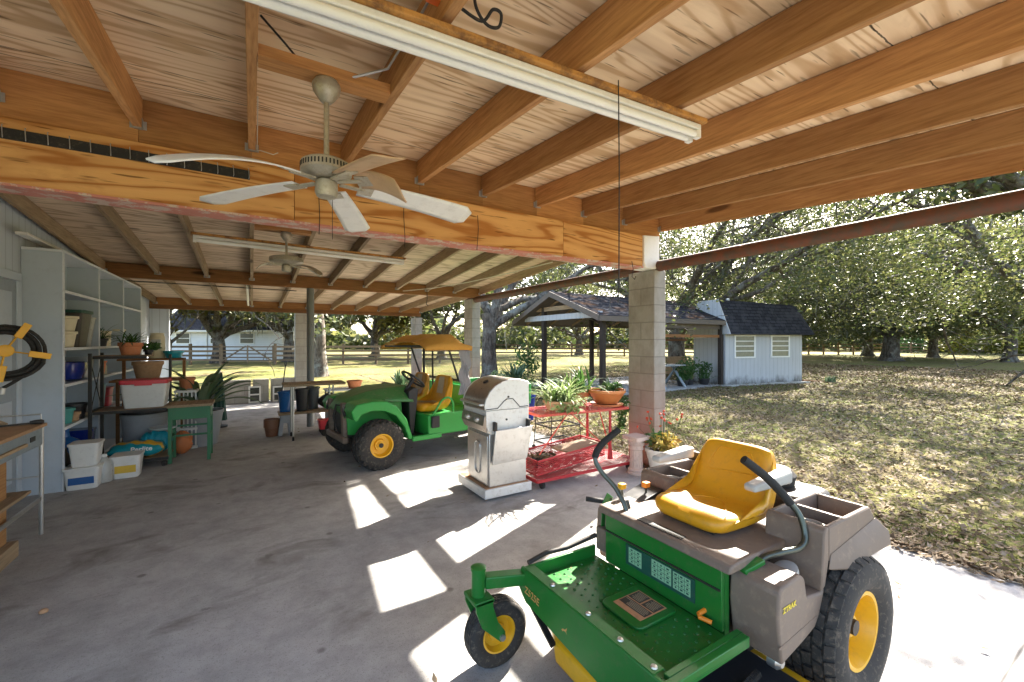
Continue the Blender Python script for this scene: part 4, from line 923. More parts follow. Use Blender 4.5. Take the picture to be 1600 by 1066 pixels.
# pedestal and pot by the near column
pd_ = thing('plaster_pedestal', 'small pink stained plaster column pedestal by the near block column', 'pedestal', (3.73, 3.40, 0))
M['plaster'] = paint('stained_plaster', (.55, .42, .36), .85, .2, 8, (.20, .10, .08), .5)
def flute(s, t):
    a = 2*math.pi*s; r = .073*(1-.06*t)*(1-.09*abs(math.sin(8*a))); return (r*math.cos(a), r*math.sin(a), .065+.205*t)
MB().grid(flute, 96, 6, True).build('shaft', M['plaster'], pd_, smooth=40)
MB().lathe([(.10, 0), (.10, .02), (.085, .03), (.095, .045), (.08, .065), (.02, .066)]).build('base', M['plaster'], pd_, smooth=40)
cap = MB().lathe([(.072, .268), (.085, .28), (.075, .30), (.082, .36), (.10, .385), (.02, .388)]).rbox(-.115, .115, -.115, .115, .389, .425, .02)
for k in range(8):
    a = k*math.pi/4; cap.tube([(.082*math.cos(a)+.018*math.cos(q)*-math.sin(a)*r_, .082*math.sin(a)+.018*math.cos(q)*math.cos(a)*r_, .335+.022*math.sin(q)*r_) for q, r_ in ((j*.7, 1.3-.09*j) for j in range(13))], .007, 5)
cap.build('capital', M['plaster'], pd_, smooth=40)
pp = pot('potted_plant', 'white pot with a yellowing plant and red flowers at the foot of the near column', 'plant', (3.93, 3.20, 0), .19, .30, P('off_white_pot', (.66, .64, .58), .5), rb=.12, rim=.04)
leafy(pp, (.03, 0, .36), (.19, .17, .11), 230, .045, M['plant_yellow']); leafy(pp, (-.06, .06, .38), (.12, .1, .12), 60, .04, M['plant_green'], 'green_leaves')
fl = MB(); sm = MB()
for k in range(16):
    a = random.uniform(0, 6.28); r_ = random.uniform(.05, .26); z = random.uniform(.48, .72)
    p = Vector((r_*math.cos(a)-.02, r_*math.sin(a), z)); sm.tube([(0, 0, .3), (p.x*.6, p.y*.6, .42), p], .0022, 4)
    fl = MB(); fl.lathe([(.002, -.012), (.012, 0), (.002, .012)], p, 6)
    for j in range(5): fl.obox(p+Vector((random.gauss(0, .006), random.gauss(0, .006), random.gauss(0, .005))), (.016, .016, .004), (random.random()*3, random.random()*3, 0))
    fl.build('flower', M['petal_red'], pp)
sm.build('stem', M['plant_green'], pp)
pp = pot('planter_tub', 'green bucket planter on the lawn edge behind the grill', 'planter', (3.75, 5.9, -.03), .13, .36, P('bright_green_pot', (.05, .30, .05), .5), rim=.04)
leafy(pp, (0, 0, .42), (.15, .15, .08), 120, .04, M['plant_light'])
pot('planter_tub', 'tall navy blue glazed pot behind the grill near the second column', 'planter', (4.55, 6.9, -.04), .17, .5, M['blue'], rim=.05)
# stray things on the slab
lf = thing('fallen_leaf', 'single dry curled leaf on the slab beside the mower rear tyre', 'leaf', (2.66, .93, .004)); lfm = MB(); strap_leaf(lfm, (0, 0, .004), .4, .10, .05, R(6), -.9, 8); lfm.build('blade', M['litter'], lf)
single('pebble', MB().lathe([(.004, 0), (.018, .004), (.02, .012), (.012, .022), (.002, .024)], n=12), M['clay_old'], 'small tan pebble on the slab near the wooden bench', 'pebble', loc=(-.98, 3.35, 0), smooth=60)
# ================================================================ shared vehicle pieces
M['jd_green'] = paint('green_machine_paint', (.012, .145, .02), .38, .14, 7, (.14, .12, .07), .35)
M['cart_green'] = paint('bright_green_panel', (.028, .29, .05), .42, .10, 6, (.16, .15, .08), .18)
M['jd_yellow'] = paint('yellow_machine_paint', (.70, .37, .010), .4, .10, 7, (.28, .18, .06), .3)
M['seat_yellow'] = paint('worn_yellow_vinyl', (.62, .29, .008), .42, .12, 6, (.30, .17, .03), .45, bump=.15)
M['seat_brown'] = paint('worn_ochre_vinyl', (.50, .24, .02), .45, .25, 6, (.14, .09, .04), .6, bump=.15)
M['grey_plastic'] = paint('dusty_brown_grey_plastic', (.17, .125, .095), .6, .16, 5, (.33, .25, .17), .55, bump=.12)
M['pale_plastic'] = paint('pale_grey_plastic', (.42, .41, .38), .55, .1, 5)
M['chrome'] = paint('worn_chrome', (.09, .10, .085), .35, .25, 20, (.06, .07, .05), .5, metal=.8)
M['tire'] = paint('dusty_tyre', (.030, .027, .024), .88, .3, 10, (.20, .16, .12), .75, bump=.2)
M['foam'] = paint('black_foam_grip', (.012, .012, .012), .8, .2, 30, bump=.2)
M['tan_stripe'] = paint('tan_seat_stripe', (.50, .40, .26), .6, .2, 8, (.15, .1, .05), .4)
M['canvas'] = paint('ochre_canvas', (.50, .25, .035), .75, .12, 6, (.25, .15, .05), .35, bump=.1)
M['decal_mint'] = paint('mint_decal', (.24, .46, .28), .5, .06, 6, (.2, .25, .15), .2)
M['decal_tan'] = paint('faded_warning_decal', (.50, .26, .13), .5, .2, 9, (.12, .08, .05), .5)
M['gold'] = NT('gold_ink').fin((.50, .27, .08), .5)
M['orange_lever'] = P('orange_lever', (.85, .25, .02), .4)
PI = math.pi
def wheel(parent, c, ax, r, wd, rim, nl, style, name='wheel', rim_mat='jd_yellow', face=1):
    """tyre lathed about ax (y) with tread blocks, and a dished yellow rim; face is the outer side"""
    c = Vector(c); h = wd/2; k = r-rim
    prof = [(rim*.98, -h*.72), (rim+.25*k, -h*.96), (rim+.55*k, -h), (r-.12*k, -h*.93), (r-.02*k, -h*.78), (r, -h*.4), (r, h*.4), (r-.02*k, h*.78), (r-.12*k, h*.93), (rim+.55*k, h), (rim+.25*k, h*.96), (rim*.98, h*.72)]
    ty = MB().lathe(prof, c, 56, ax, False).build(name, M['tire'], parent, smooth=50)
    q = Vector((0, 0, 1)).rotation_difference(Vector(ax)); lug = MB()
    def blk(a0, a1, z0, z1, hh, sk=0, rr=None):
        vs = []
        for e in (-.004, hh):
            for (a, z) in ((a0, z0), (a1, z0), (a1+sk, z1), (a0+sk, z1)):
                zz = abs(z)/h; R_ = (r - .03*k*max(0, zz-.4)/.6 - .20*k*max(0, zz-.78)/.22)+e
                vs.append(c + q @ Vector((R_*math.cos(a), R_*math.sin(a), z)))
        lug.add(vs, [(3,2,1,0),(4,5,6,7),(0,1,5,4),(1,2,6,5),(2,3,7,6),(3,0,4,7)])
    for i in range(nl):
        a = 2*PI*i/nl; d = 2*PI/nl
        if style == 'turf':
            for j in range(6):
                z0 = -h*.93+j*h*.31; o_ = d*.5*(j % 2)
                blk(a+o_, a+o_+d*.76, z0+.005, z0+h*.31-.005, .013, d*.12*(1 if j % 2 else -1))
        elif style == 'knob':
            for j in range(5):
                z0 = -h*.98+j*h*.40; o_ = d*.5*(j % 2)
                blk(a+o_, a+o_+d*.56, z0, z0+h*.31, .024, d*.1)
        else:
            for j in range(4): blk(a, a+d*.97, -h*.7+j*h*.36, -h*.7+j*h*.36+h*.27, .003)
    lug.build('tread', M['tire'], ty)
    s = face
    rp = [(rim, -h*.74), (rim*1.03, h*.74), (rim*1.03, h*.80), (rim*.93, h*.80), (rim*.86, h*.55), (rim*.80, h*.22), (rim*.52, h*.16), (rim*.47, h*.34), (rim*.30, h*.36), (rim*.28, h*.5), (.003, h*.52)]
    rm = MB().lathe([(a, b*s) for a, b in rp], c, 40, ax, False).build('rim', M[rim_mat], ty, smooth=35)
    hb = MB().lathe([(rim*.2, h*.5*s), (rim*.2, h*.62*s), (.004, h*.64*s)], c, 18, ax)
    hb.build('hub', M['darkmetal'], ty, smooth=35)
    return ty
SEAT = [(.03, 0, .12, .05, .86), (.0, .035, .10, .05, .9), (.008, .085, .09, .05, .93), (.05, .102, .10, .05, .97), (.12, .098, .16, .05, 1.), (.20, .088, .22, .05, 1.), (.29, .086, .30, .05, 1.),
        (.345, .105, .36, .07, .98), (.378, .155, .40, .14, .97), (.395, .22, .425, .21, .96), (.412, .29, .44, .28, .94), (.425, .345, .45, .32, .88), (.44, .378, .46, .34, .82), (.463, .385, .465, .345, .80), (.485, .365, .465, .33, .82),
        (.485, .27, .45, .26, .92), (.465, .16, .42, .15, .95), (.43, .05, .38, .06, .95), (.35, .012, .34, .05, .95), (.18, .004, .2, .05, .92)]
def seat(parent, mat, pos, dx, hw, zs=1., stripe=None, name='seat'):
    """bucket seat; front edge at pos, running dx (+1/-1) along x to its back"""
    nS = 25; m = len(SEAT); mb = MB()
    def pt(i, s):
        u, z, cu, cz, wk = SEAT[i % m]; e = max(0.02, 1-abs(s)**5)**.42
        bol = .018*abs(s)**2.2*(1-abs(s)**9) if 2 < i % m < 13 else 0
        nx, nz = ((0, 1) if i % m < 7 else (-1, .1))
        x = cu+(u-cu)*e + nx*bol; zz = cz+(z-cz)*e + nz*bol
        return (pos[0]+dx*x, pos[1]+hw*wk*s, pos[2]+zz*zs)
    mb.v = [pt(i, -1+2*j/(nS-1)) for j in range(nS) for i in range(m)]
    for j in range(nS-1):
        for i in range(m): mb.f.append((j*m+i, j*m+(i+1) % m, (j+1)*m+(i+1) % m, (j+1)*m+i))
    mb.f += [tuple(range(m)), tuple((nS-1)*m+i for i in range(m))[::-1]]
    o = mb.build(name, mat, parent, smooth=60, sub=1)
    def on(i, s, off=.0):
        i0 = int(math.floor(i)); f = i-i0; a = Vector(pt(i0, s)); b = Vector(pt(i0+1, s)); return a.lerp(b, f)
    pi_ = MB()
    for path in ([(4.6-.5*math.cos(k*PI/12)**2+1.6*(k/12), -.72+1.44*k/12) for k in range(0)],
                 [(3.2+2.6*math.sin(PI*k/20), -.80+1.6*k/20) for k in range(21)], [(9.2+1.8*min(1, math.sin(PI*k/20)*2.2), -.62+1.24*k/20) for k in range(21)], [(9.2-.02*k, -.62+1.24*k/20) for k in range(21)]):
        if path: pi_.tube([on(i, s) for i, s in path], .0035, 6)
    pi_.build('piping', mat, o, smooth=60)
    if stripe:
        sb = MB()
        for (i0, i1) in ((3.2, 6.4), (8.4, 11.6)):
            n_ = 9; b0 = len(sb.v)
            for k in range(n_):
                for s in (-.34, -.1, .1, .34):
                    p = on(i0+(i1-i0)*k/(n_-1), s); sb.v.append((p.x-dx*(.006 if i0 > 7 else 0), p.y, p.z+(.006 if i0 < 7 else .001)))
            for k in range(n_-1):
                for j in range(3): a = b0+k*4+j; sb.f.append((a, a+1, a+5, a+4))
        sb.build('stripe', stripe, o, smooth=60)
    return o

# ================================================================ riding mower
mw = thing('riding_mower', 'green and yellow zero turn riding mower with a yellow seat in the foreground', 'riding mower', (1.75, 1.27, 0))
K = dict(w=True)
fp = MB().box(1.115, 1.55, .90, 1.69, .352, .37).build('floor_pan', M['jd_green'], mw, **K)
MB().box(1.098, 1.55, 1.691, 1.706, .33, .425).build('pan_rim', M['jd_green'], mw, bevel=.003, **K)
MB().prism([(1.098, .425), (1.098, .405), (1.545, .385), (1.545, .425)], 'y', .872, .9).box(1.14, 1.55, .900, .925, .404, .424).build('pan_rim', M['jd_green'], mw, bevel=.003, **K)
fpn = MB()
fpn.add([(1.097, .87, .427), (1.097, 1.712, .427), (1.080, 1.725, .352), (1.085, 1.66, .285), (1.085, 1.10, .235), (1.085, .87, .232),
         (1.112, .87, .427), (1.112, 1.712, .427), (1.096, 1.725, .352), (1.100, 1.66, .285), (1.100, 1.10, .235), (1.100, .87, .232)],
        [(5,4,3,2,1,0), (6,7,8,9,10,11)] + [(i, (i+1) % 6, 6+(i+1) % 6, 6+i) for i in range(6)])
fpn = fpn.build('front_panel', M['jd_green'], mw, bevel=.004, **K)
MB().box(1.100, 1.150, .93, 1.685, .4275, .431).build('top_flange', M['jd_green'], fpn, **K)
tp_ = MB()
for i in range(9):
    for j in range(15):
        u, v = 1.165+i*.043, .955+j*.05+.025*(i % 2)
        if 1.26 < u < 1.52 and 1.14 < v < 1.38 or v > 1.66: continue
        tp_.lathe([(.0065, 0), (.005, .003), (.0038, .0032), (.003, .001)], (u, v, .3705), 8, caps=False)
tag(tp_.build('tread_bumps', M['jd_green'], fp, **K), kind='stuff')
for v in (.95, 1.10, 1.27, 1.5): MB().lathe([(.012, 0), (.010, .005), (.003, .007)], (1.125, v, .431), 12).build('bolt', M['steel'], fpn, **K)
pad = MB().rbox(1.275, 1.515, 1.15, 1.37, .371, .384, .03).build('label_pad', M['jd_green'], fp, smooth=40, bevel=.004, **K)
MB().box(1.32, 1.478, 1.182, 1.332, .3845, .3855).build('warning_label', M['decal_tan'], pad, **K)
dk = MB()
for (a, b, c, d) in ((1.405, 1.472, 1.262, 1.327), (1.405, 1.472, 1.188, 1.254), (1.350, 1.398, 1.188, 1.327)): dk.box(a, b, c, d, .3857, .3861)
dk.build('label_panel', M['bin_brown'], pad, **K)
ln = MB()
for (a, b, c, d, n) in ((1.41, 1.468, 1.268, 1.322, 7), (1.41, 1.468, 1.194, 1.249, 7), (1.354, 1.394, 1.194, 1.322, 5)):
    for i in range(n):
        uu = a+(b-a)*(i+.4)/n; ln.box(uu, uu+.0022, c+(d-c)*.1*random.random(), d-(d-c)*.25*random.random(), .3862, .3865)
ln.build('fine_print', M['tan_stripe'], pad, **K)
# console under the seat
cw = MB().box(1.552, 1.572, .985, 1.62, .371, .615).build('console_panel', M['jd_green'], mw, bevel=.003, **K)
MB().box(1.546, 1.5515, .99, 1.615, .527, .535).build('seam', M['darkmetal'], cw, **K)
MB().box(1.546, 1.5515, 1.10, 1.475, .425, .52).build('decal_back', M['bin_green'], cw, **K)
for a, b, z0, z1 in ((1.377, 1.455, .44, .512), (1.213, 1.318, .44, .515), (1.118, 1.203, .44, .512)):
    d_ = MB().box(1.5445, 1.5455, a, b, z0, z1).build('decal', M['decal_mint'], cw, **K); mk = MB()
    n = 3 if b-a > .08 else 2
    for i in range(1, n): mk.box(1.5438, 1.5443, a+(b-a)*i/n-.001, a+(b-a)*i/n+.001, z0+.004, z1-.004)
    for j in range(1, 4): mk.box(1.5438, 1.5443, a+.003, b-.003, z0+(z1-z0)*j/4-.0008, z0+(z1-z0)*j/4+.0008)
    for i in range(n):
        for j in range(4):
            cv, cz = a+(b-a)*(i+.5)/n, z0+(z1-z0)*(j+.5)/4; mk.box(1.5436, 1.5442, cv-.006*random.uniform(.5, 1.2), cv+.006*random.uniform(.5, 1.2), cz-.003, cz+.004)
    mk.build('pictogram', M['bin_green'], d_, **K)
MB().box(1.572, 1.60, .985, 1.0, .30, .60).build('console_side', M['jd_green'], mw, **K); MB().box(1.572, 1.60, 1.60, 1.62, .30, .60).build('console_side', M['jd_green'], mw, **K)
ctp = MB().prism([(1.530, .616), (1.545, .648), (1.60, .652), (2.25, .652), (2.25, .616)], 'y', .94, 1.66).build('seat_platform', M['grey_plastic'], mw, bevel=.008, **K)
MB().box(1.565, 1.605, 1.18, 1.42, .6495, .6535).build('grip_slot', M['black'], ctp, **K)
MB().box(1.60, 2.45, 1.0, 1.55, .20, .614).build('chassis', M['darkmetal'], mw, bevel=.01, **K)
MB().box(1.12, 1.60, 1.02, 1.55, .26, .35).build('frame_rail', M['darkmetal'], mw, **K)
en = MB().rbox(2.30, 2.62, 1.02, 1.52, .46, .72, .08).build('engine', M['black'], mw, smooth=40, bevel=.03, **K)
MB().lathe([(.11, 0), (.12, .05), (.09, .08), (.02, .085)], (2.46, 1.27, .722), 30).build('engine_cap', M['darkmetal'], en, smooth=40, **K)
st_ = seat(mw, M['seat_yellow'], (1.668-1.75, 1.255-1.27, .655), 1, .215, .86)
MB().box(1.72, 2.05, 1.13, 1.38, .6525, .68).build('seat_base', M['darkmetal'], mw, **K)
for v, u0, u1, z in ((1.51, 1.80, 2.08, .865), (1.035, 1.83, 2.13, .85)):
    MB().add([(u0, v-.028, z), (u0, v+.028, z), (u0, v+.028, z+.032), (u0, v-.028, z+.032), (u1, v-.034, z-.008), (u1, v+.034, z-.008), (u1, v+.034, z+.052), (u1, v-.034, z+.052)],
             [(3,2,1,0),(4,5,6,7),(0,1,5,4),(1,2,6,5),(2,3,7,6),(3,0,4,7)]).build('armrest', M['pale_plastic'], mw, bevel=.012, seg=3, **K)
    MB().bar((u1-.02, v, z+.01), (u1+.05, v+(.03 if v < 1.2 else -.03), z-.01), .05, .05).build('armrest_pivot', M['black'], mw, bevel=.008, **K)
def fender(f, name='fender'):
    """f maps the near-side v to this side"""
    def bx(mb, a, b, c, d, e, g): return mb.box(a, b, *sorted((f(c), f(d))), e, g)
    pod = [(1.622, .332), (1.598, .50), (1.606, .592), (1.628, .612), (1.775, .618), (1.80, .60), (1.815, .515), (1.93, .50), (1.958, .59), (1.93, .56), (1.872, .40), (1.80, .37)]
    pod = [(1.622, .332), (1.598, .50), (1.606, .592), (1.628, .612), (1.765, .618), (1.79, .60), (1.81, .52), (1.925, .505), (1.955, .52), (1.905, .42), (1.872, .385), (1.78, .362)]
    o = MB().prism(pod, 'y', f(.80), f(.985)).build(name, M['grey_plastic'], mw, bevel=.014, seg=3, **K)
    up = MB().prism([(1.925, .505), (1.948, .735), (1.965, .75), (1.985, .75), (1.985, .61), (1.955, .52)], 'y', f(.80), f(1.03))
    up.prism([(1.9855, .61), (1.9855, .75), (2.38, .752), (2.43, .70), (2.46, .64), (2.44, .60)], 'y', f(.80), f(.822)).prism([(1.9855, .61), (1.9855, .75), (2.38, .752), (2.43, .70), (2.46, .64), (2.44, .60)], 'y', f(1.01), f(1.03))
    bx(up, 2.375, 2.40, .8225, 1.0095, .61, .748); bx(up, 1.9855, 2.375, .8225, 1.0095, .61, .632)
    up.build('fender_top', M['grey_plastic'], o, bevel=.007, **K)
    bx(MB(), 2.17, 2.185, .8225, 1.0095, .633, .738).build('tray_divider', M['grey_plastic'], o, **K)
    MB().lathe([(.062, 0), (.062, .07), (.055, .07), (.055, .005)], (2.08, f(.915), .633), 26, caps=False).build('cup_holder', M['pale_plastic'], o, smooth=40, **K)
    MB().add([(1.97, f(.80), .575), (2.47, f(.80), .60), (2.48, f(.752), .575), (2.06, f(.765), .57), (1.99, f(.80), .64), (2.44, f(.80), .695), (2.47, f(.757), .64), (2.10, f(.775), .61)],
             [(0,1,2,3),(7,6,5,4),(0,4,5,1),(1,5,6,2),(2,6,7,3),(3,7,4,0)]).build('fender_lip', M['grey_plastic'], o, bevel=.008, **K)
    MB().prism([(1.618, .395), (1.60, .40), (1.60, .405), (1.88, .43), (1.88, .425)], 'y', f(.7985), f(.80)).build('crease', M['grey_plastic'], o, **K)
    return o
fn_ = fender(lambda v: v); ff_ = fender(lambda v: 2.54-v)
MB().lathe([(.045, 0), (.045, .018), (.035, .022), (.01, .022)], (1.86, .90, .56), 20, (-.4, .1, 1)).build('fuel_cap', M['pale_plastic'], fn_, smooth=40, **K)
text('lettering', 'ZTRAK', M['ink_yellow'], mw, .028, frame_mtx(Vector((1.672, .7975, .53))-Vector((1.75, 1.27, 0)), (1, 0, .03), (0, 0, 1)), .0006, True, 1.05)
text('lettering', 'Z525E', M['gold'], mw, .044, frame_mtx(Vector((1.081, 1.60, .345))-Vector((1.75, 1.27, 0)), (0, -1, -.06), (.05, 0, 1)), .0012, False)
em = [(-.5, -.2), (-.25, 0), (.1, .05), (.3, .25), (.5, .45), (.45, .15), (.35, 0), (.5, -.3), (.3, -.12), (.1, -.12), (-.15, -.2), (-.35, -.45)]
MB().prism([(-a*.034+1.37-1.27, b*.034+.325) for a, b in em], 'x', 1.0845-1.75, 1.0865-1.75).build('emblem', M['gold'], mw)
# far side control panel with two knobs
cpn = MB().prism([(1.66, .619), (1.66, .63), (1.92, .69), (1.92, .64), (1.80, .61)], 'y', 1.56, 1.70).build('control_panel', M['black'], mw, bevel=.004, **K)
for u, v, mt in ((1.72, 1.66, 'jd_yellow'), (1.85, 1.61, 'orange_lever')):
    MB().cyl((u, v, .63), (u-.01, v, .70), .006, n=8).build('stalk', M['chrome'], cpn, **K); MB().rbox(u-.03, u+.012, v-.016, v+.016, .70, .728, .008).build('knob', M[mt], cpn, bevel=.004, **K)
# drive levers
def lever(pts, k):
    a = MB().tube(pts[:k+1], .0125, 12).build('drive_lever', M['chrome'], mw, smooth=60, **K)
    MB().tube(pts[k:], .018, 12).build('grip', M['foam'], a, smooth=60, **K)
lever(smooth_path([(1.66, .945, .585), (1.74, .93, .632), (1.80, .895, .655), (1.885, .865, .665), (1.93, .862, .70), (1.94, .885, .77), (1.925, .915, .82), (1.85, .965, .92), (1.755, 1.017, 1.005)]), 36)
lever(smooth_path([(1.60, 1.50, .60), (1.605, 1.545, .68), (1.60, 1.60, .745), (1.565, 1.665, .815), (1.555, 1.70, .88), (1.60, 1.70, .945), (1.70, 1.67, 1.02)]), 24)
MB().bar((1.62, 1.51, .60), (1.625, 1.55, .69), .03, .008).build('lever_bracket', M['chrome'], mw, **K)
MB().bar((1.62, .955, .61), (1.72, .935, .635), .06, .02).build('lever_bracket', M['jd_green'], mw, bevel=.004, **K)
MB().tube([(1.592, 1.05, .43), (1.52, 1.064, .41), (1.512, 1.055, .407), (1.53, 1.012, .402)], .009, 10).build('height_pin', M['orange_lever'], mw, smooth=60, **K)
hb_ = MB().prism([(1.575, .50), (1.61, .46), (1.64, .52), (1.66, .66), (1.62, .69), (1.585, .64)], 'y', 1.675, 1.681).build('height_bracket', M['jd_green'], mw, bevel=.002, **K)
for k in range(8): MB().cyl((1.60+.006*k, 1.6715, .50+.022*k), (1.60+.006*k, 1.6745, .50+.022*k), .006, n=10).build('hole', M['black'], hb_, **K)
MB().cyl((1.60, 1.69, .645), (1.52, 1.73, .66), .013, n=12).build('height_lever', M['foam'], mw, smooth=40, **K)
MB().box(1.56, 1.60, 1.62, 1.70, .40, .52).build('side_bracket', M['grey_plastic'], mw, bevel=.006, **K)
MB().tube([(1.14, 1.715, .43), (1.25, 1.725, .445), (1.38, 1.72, .44), (1.50, 1.715, .455), (1.56, 1.70, .47)], .012, 8).build('linkage', M['darkmetal'], mw, smooth=60, **K)
def clippings(n, u0, u1, v0, v1, z, par, s=.006):
    vs = []
    for i in range(n):
        u, v = random.uniform(u0, u1)-1.75, v0+(v1-v0)*random.random()-1.27; a = random.random()*6.28; q = s*random.uniform(.4, 1.4)
        c_, s_ = math.cos(a), math.sin(a)
        vs += [(u-q*c_, v-q*s_, z), (u+q*.2*s_, v-q*.2*c_, z+.001), (u+q*c_, v+q*s_, z+.0015), (u-q*.2*s_, v+q*.2*c_, z+.001)]
    tag(np_mesh('grass_clippings', vs, np.arange(4*n).reshape(n, 4), M['litter'], par), kind='stuff')
clippings(420, 1.12, 1.545, .91, 1.685, .3715, fp); clippings(160, 1.56, 2.2, .96, 1.64, .6535, ctp)
# wheels, casters, deck
wheel(mw, (2.17-1.75, .853-1.27, .292), (0, 1, 0), .292, .25, .155, 30, 'turf', face=-1)
wheel(mw, (2.17-1.75, 1.697-1.27, .292), (0, 1, 0), .292, .25, .155, 30, 'turf', face=1)
def caster(v, side):
    o = wheel(mw, (.975-1.75, v-1.27, .147), (0, 1, 0), .147, .095, .082, 24, 'rib', 'caster_wheel', face=-1)
    pv = MB().cyl((.885, v, .335), (.885, v, .455), .032, n=18).lathe([(.036, 0), (.036, .012), (.02, .018)], (.885, v, .455), 18).build('caster_pivot', M['jd_green'], mw, smooth=40, **K)
    for s in (-1, 1):
        MB().prism([(.845, .335), (.845, .30), (.875, .22), (.945, .15), (.968, .128), (.995, .14), (.992, .17), (.955, .225), (.93, .30), (.93, .335)], 'y', v+s*.056-.006, v+s*.056+.006).build('fork', M['jd_green'], pv, bevel=.002, **K)
        MB().cyl((.975, v+s*.062, .148), (.975, v+s*.072, .148), .014, n=8).build('axle_nut', M['steel'], pv, **K)
    MB().box(.84, .935, v-.062, v+.062, .322, .34).build('fork_crown', M['jd_green'], pv, bevel=.003, **K)
    MB().bar((.915, v, .395), (1.16, v-side*.06, .375), .06, .055).build('caster_arm', M['jd_green'], mw, bevel=.006, **K)
caster(1.745, 1); caster(.80, -1)
dk_ = MB()
pl = [(1.14, 1.50), (1.13, 1.15), (1.13, .80), (1.22, .60), (1.40, .52), (1.60, .53), (1.78, .66), (1.85, .80), (1.85, 1.55), (1.70, 1.70), (1.45, 1.75), (1.25, 1.68)]
dk_.prism(pl, 'z', .075, .19).build('mower_deck', M['jd_yellow'], mw, bevel=.025, seg=3, **K)
MB().box(1.25, 1.75, .72, 1.55, .191, .23).build('deck_cover', M['black'], mw, bevel=.01, **K)
MB().bar((1.10, 1.64, .30), (1.13, 1.5, .16), .03, .01).build('deck_link', M['darkmetal'], mw, **K)
sp = [(1.2+.42*i/220, .845+.04*i/220+.014*math.cos(i*1.25), .255+.014*math.sin(i*1.25)) for i in range(220)]
MB().tube(sp, .003, 5).build('spring', M['darkmetal'], mw, smooth=60, **K)
MB().lathe([(.028, 0), (.028, .03), (.014, .045)], (1.66, .86, .315), 18, (0, -1, 0)).build('pivot_bush', M['steel'], mw, smooth=40, **K)

# ================================================================ utility cart
uv = thing('utility_cart', 'green two seat utility cart with ochre seats and a canvas canopy', 'utility vehicle', (1.2, 5.75, 0), R(187.5))
g_ = M['cart_green']
def hood(s, t):
    """s across, t from the nose to the dash"""
    x = .31-.81*t; hw = (.36+.16*min(1, t*2.2)); y = (s-.5)*2
    top = .76+.125*math.sin(min(1, t*1.5)*PI/2) + .02*t - .10*max(0, 1-t*7)**2
    k = abs(y)**3.2; drop = (.08+.10*t)*k
    crease = .022*math.exp(-((abs(y)-.55)/.12)**2)
    return (x+.05*(1-abs(y)**2)*(1-t)**4, y*hw*(1 if y > 0 else .72), top-drop+crease*min(1, t*3))
hd = MB().grid(hood, 25, 22).build('hood', paint('dusty_hood', (.05, .19, .05), .45, .3, 5, (.24, .22, .15), .6), uv, smooth=50, solid=.012)
YY = lambda s, v: v if s > 0 else -v*.70
for s in (-1, 1):
    out = [(.31, .60), (.34, .70), (.28, .775), (.10, .80), (-.08, .785), (-.20, .72), (-.33, .55), (-.42, .29), (-.36, .29), (-.30, .46), (-.19, .60), (-.06, .67), (.10, .685), (.22, .655), (.27, .58)]
    MB().prism(out, 'y', YY(s, .36), YY(s, .69)).build('front_fender', g_, uv, bevel=.018, seg=3)
    MB().prism([(.27, .38), (.29, .62), (.25, .72), (-.40, .75), (-.44, .30), (-.30, .30)], 'y', YY(s, .30), YY(s, .36)).build('inner_panel', g_, uv)
    MB().bar((.29, YY(s, .30), .30), (.31, YY(s, .30), .76), .09, .05).build('guard_post', M['grey_plastic'], uv, bevel=.01)
    MB().lathe([(.06, 0), (.065, .02), (.02, .03)], (.31, YY(s, .40), .67), 18, (1, 0, 0)).build('headlight', M['glass_dark'], uv, smooth=40)
MB().box(.19, .28, -.25, .34, .33, .73).build('grille', M['black'], uv, bevel=.02)
MB().box(.27, .34, -.30, .40, .28, .36).build('bumper', M['grey_plastic'], uv, bevel=.02)
MB().tube([(.27, .18, .70), (.36, .2, .73), (.39, .2, .60), (.35, .2, .40)], .012, 8).build('guard_loop', M['darkmetal'], uv, smooth=50)
MB().prism([(-.46, .30), (-.44, .86), (-.52, .91), (-.58, .88), (-.52, .30)], 'y', -.50, .50).build('dash', M['black'], uv, bevel=.015)
MB().box(-1.28, -.42, -.66, .66, .262, .30).build('floor', M['black'], uv)
for s in (-1, 1): MB().box(-.80, -.40, min(s*.665, s*.715), max(s*.665, s*.715), .262, .325).build('sill', g_, uv, bevel=.012)
bs = MB().prism([(-.62, .30), (-.615, .55), (-.64, .565), (-1.30, .575), (-1.30, .30)], 'y', -.70, .70).build('seat_box', g_, uv, bevel=.015)
MB().rbox(-.76, -.645, .701, .745, .40, .545, .02).build('fuse_box', M['black'], bs, bevel=.008)
for s in (-1, 1):
    seat(uv, M['seat_brown'] if s < 0 else M['seat_yellow'], (-.60, s*.33, .56), -1, .245, 1.22, M['tan_stripe'])
    MB().tube(smooth_path([(-.66, s*.715, .56), (-.72, s*.715, .63), (-.80, s*.715, .74), (-.90, s*.715, .765), (-.96, s*.715, .70), (-.965, s*.715, .57)]), .014, 10).build('hip_rail', g_, uv, smooth=60)
    MB().tube([(-1.22, s*.60, .56), (-1.22, s*.60, 1.42)], .02, 10).build('canopy_post', M['black'], uv, smooth=50)
    MB().tube([(-1.15, s*.56, .95), (-.98, s*.56, 1.42)], .014, 8).build('canopy_strut', M['black'], uv, smooth=50)
MB().tube([(-1.22, -.60, .95), (-1.22, .60, .95)], .02, 10).build('rear_bar', M['black'], uv, smooth=50)
MB().tube([(-1.22, -.3, .56), (-1.2, -.28, 1.42)], .014, 8).build('canopy_strut', M['black'], uv, smooth=50)
cx = [-.56, -.66, -.86, -1.06, -1.27]; cz = [1.485, 1.51, 1.575, 1.58, 1.45]
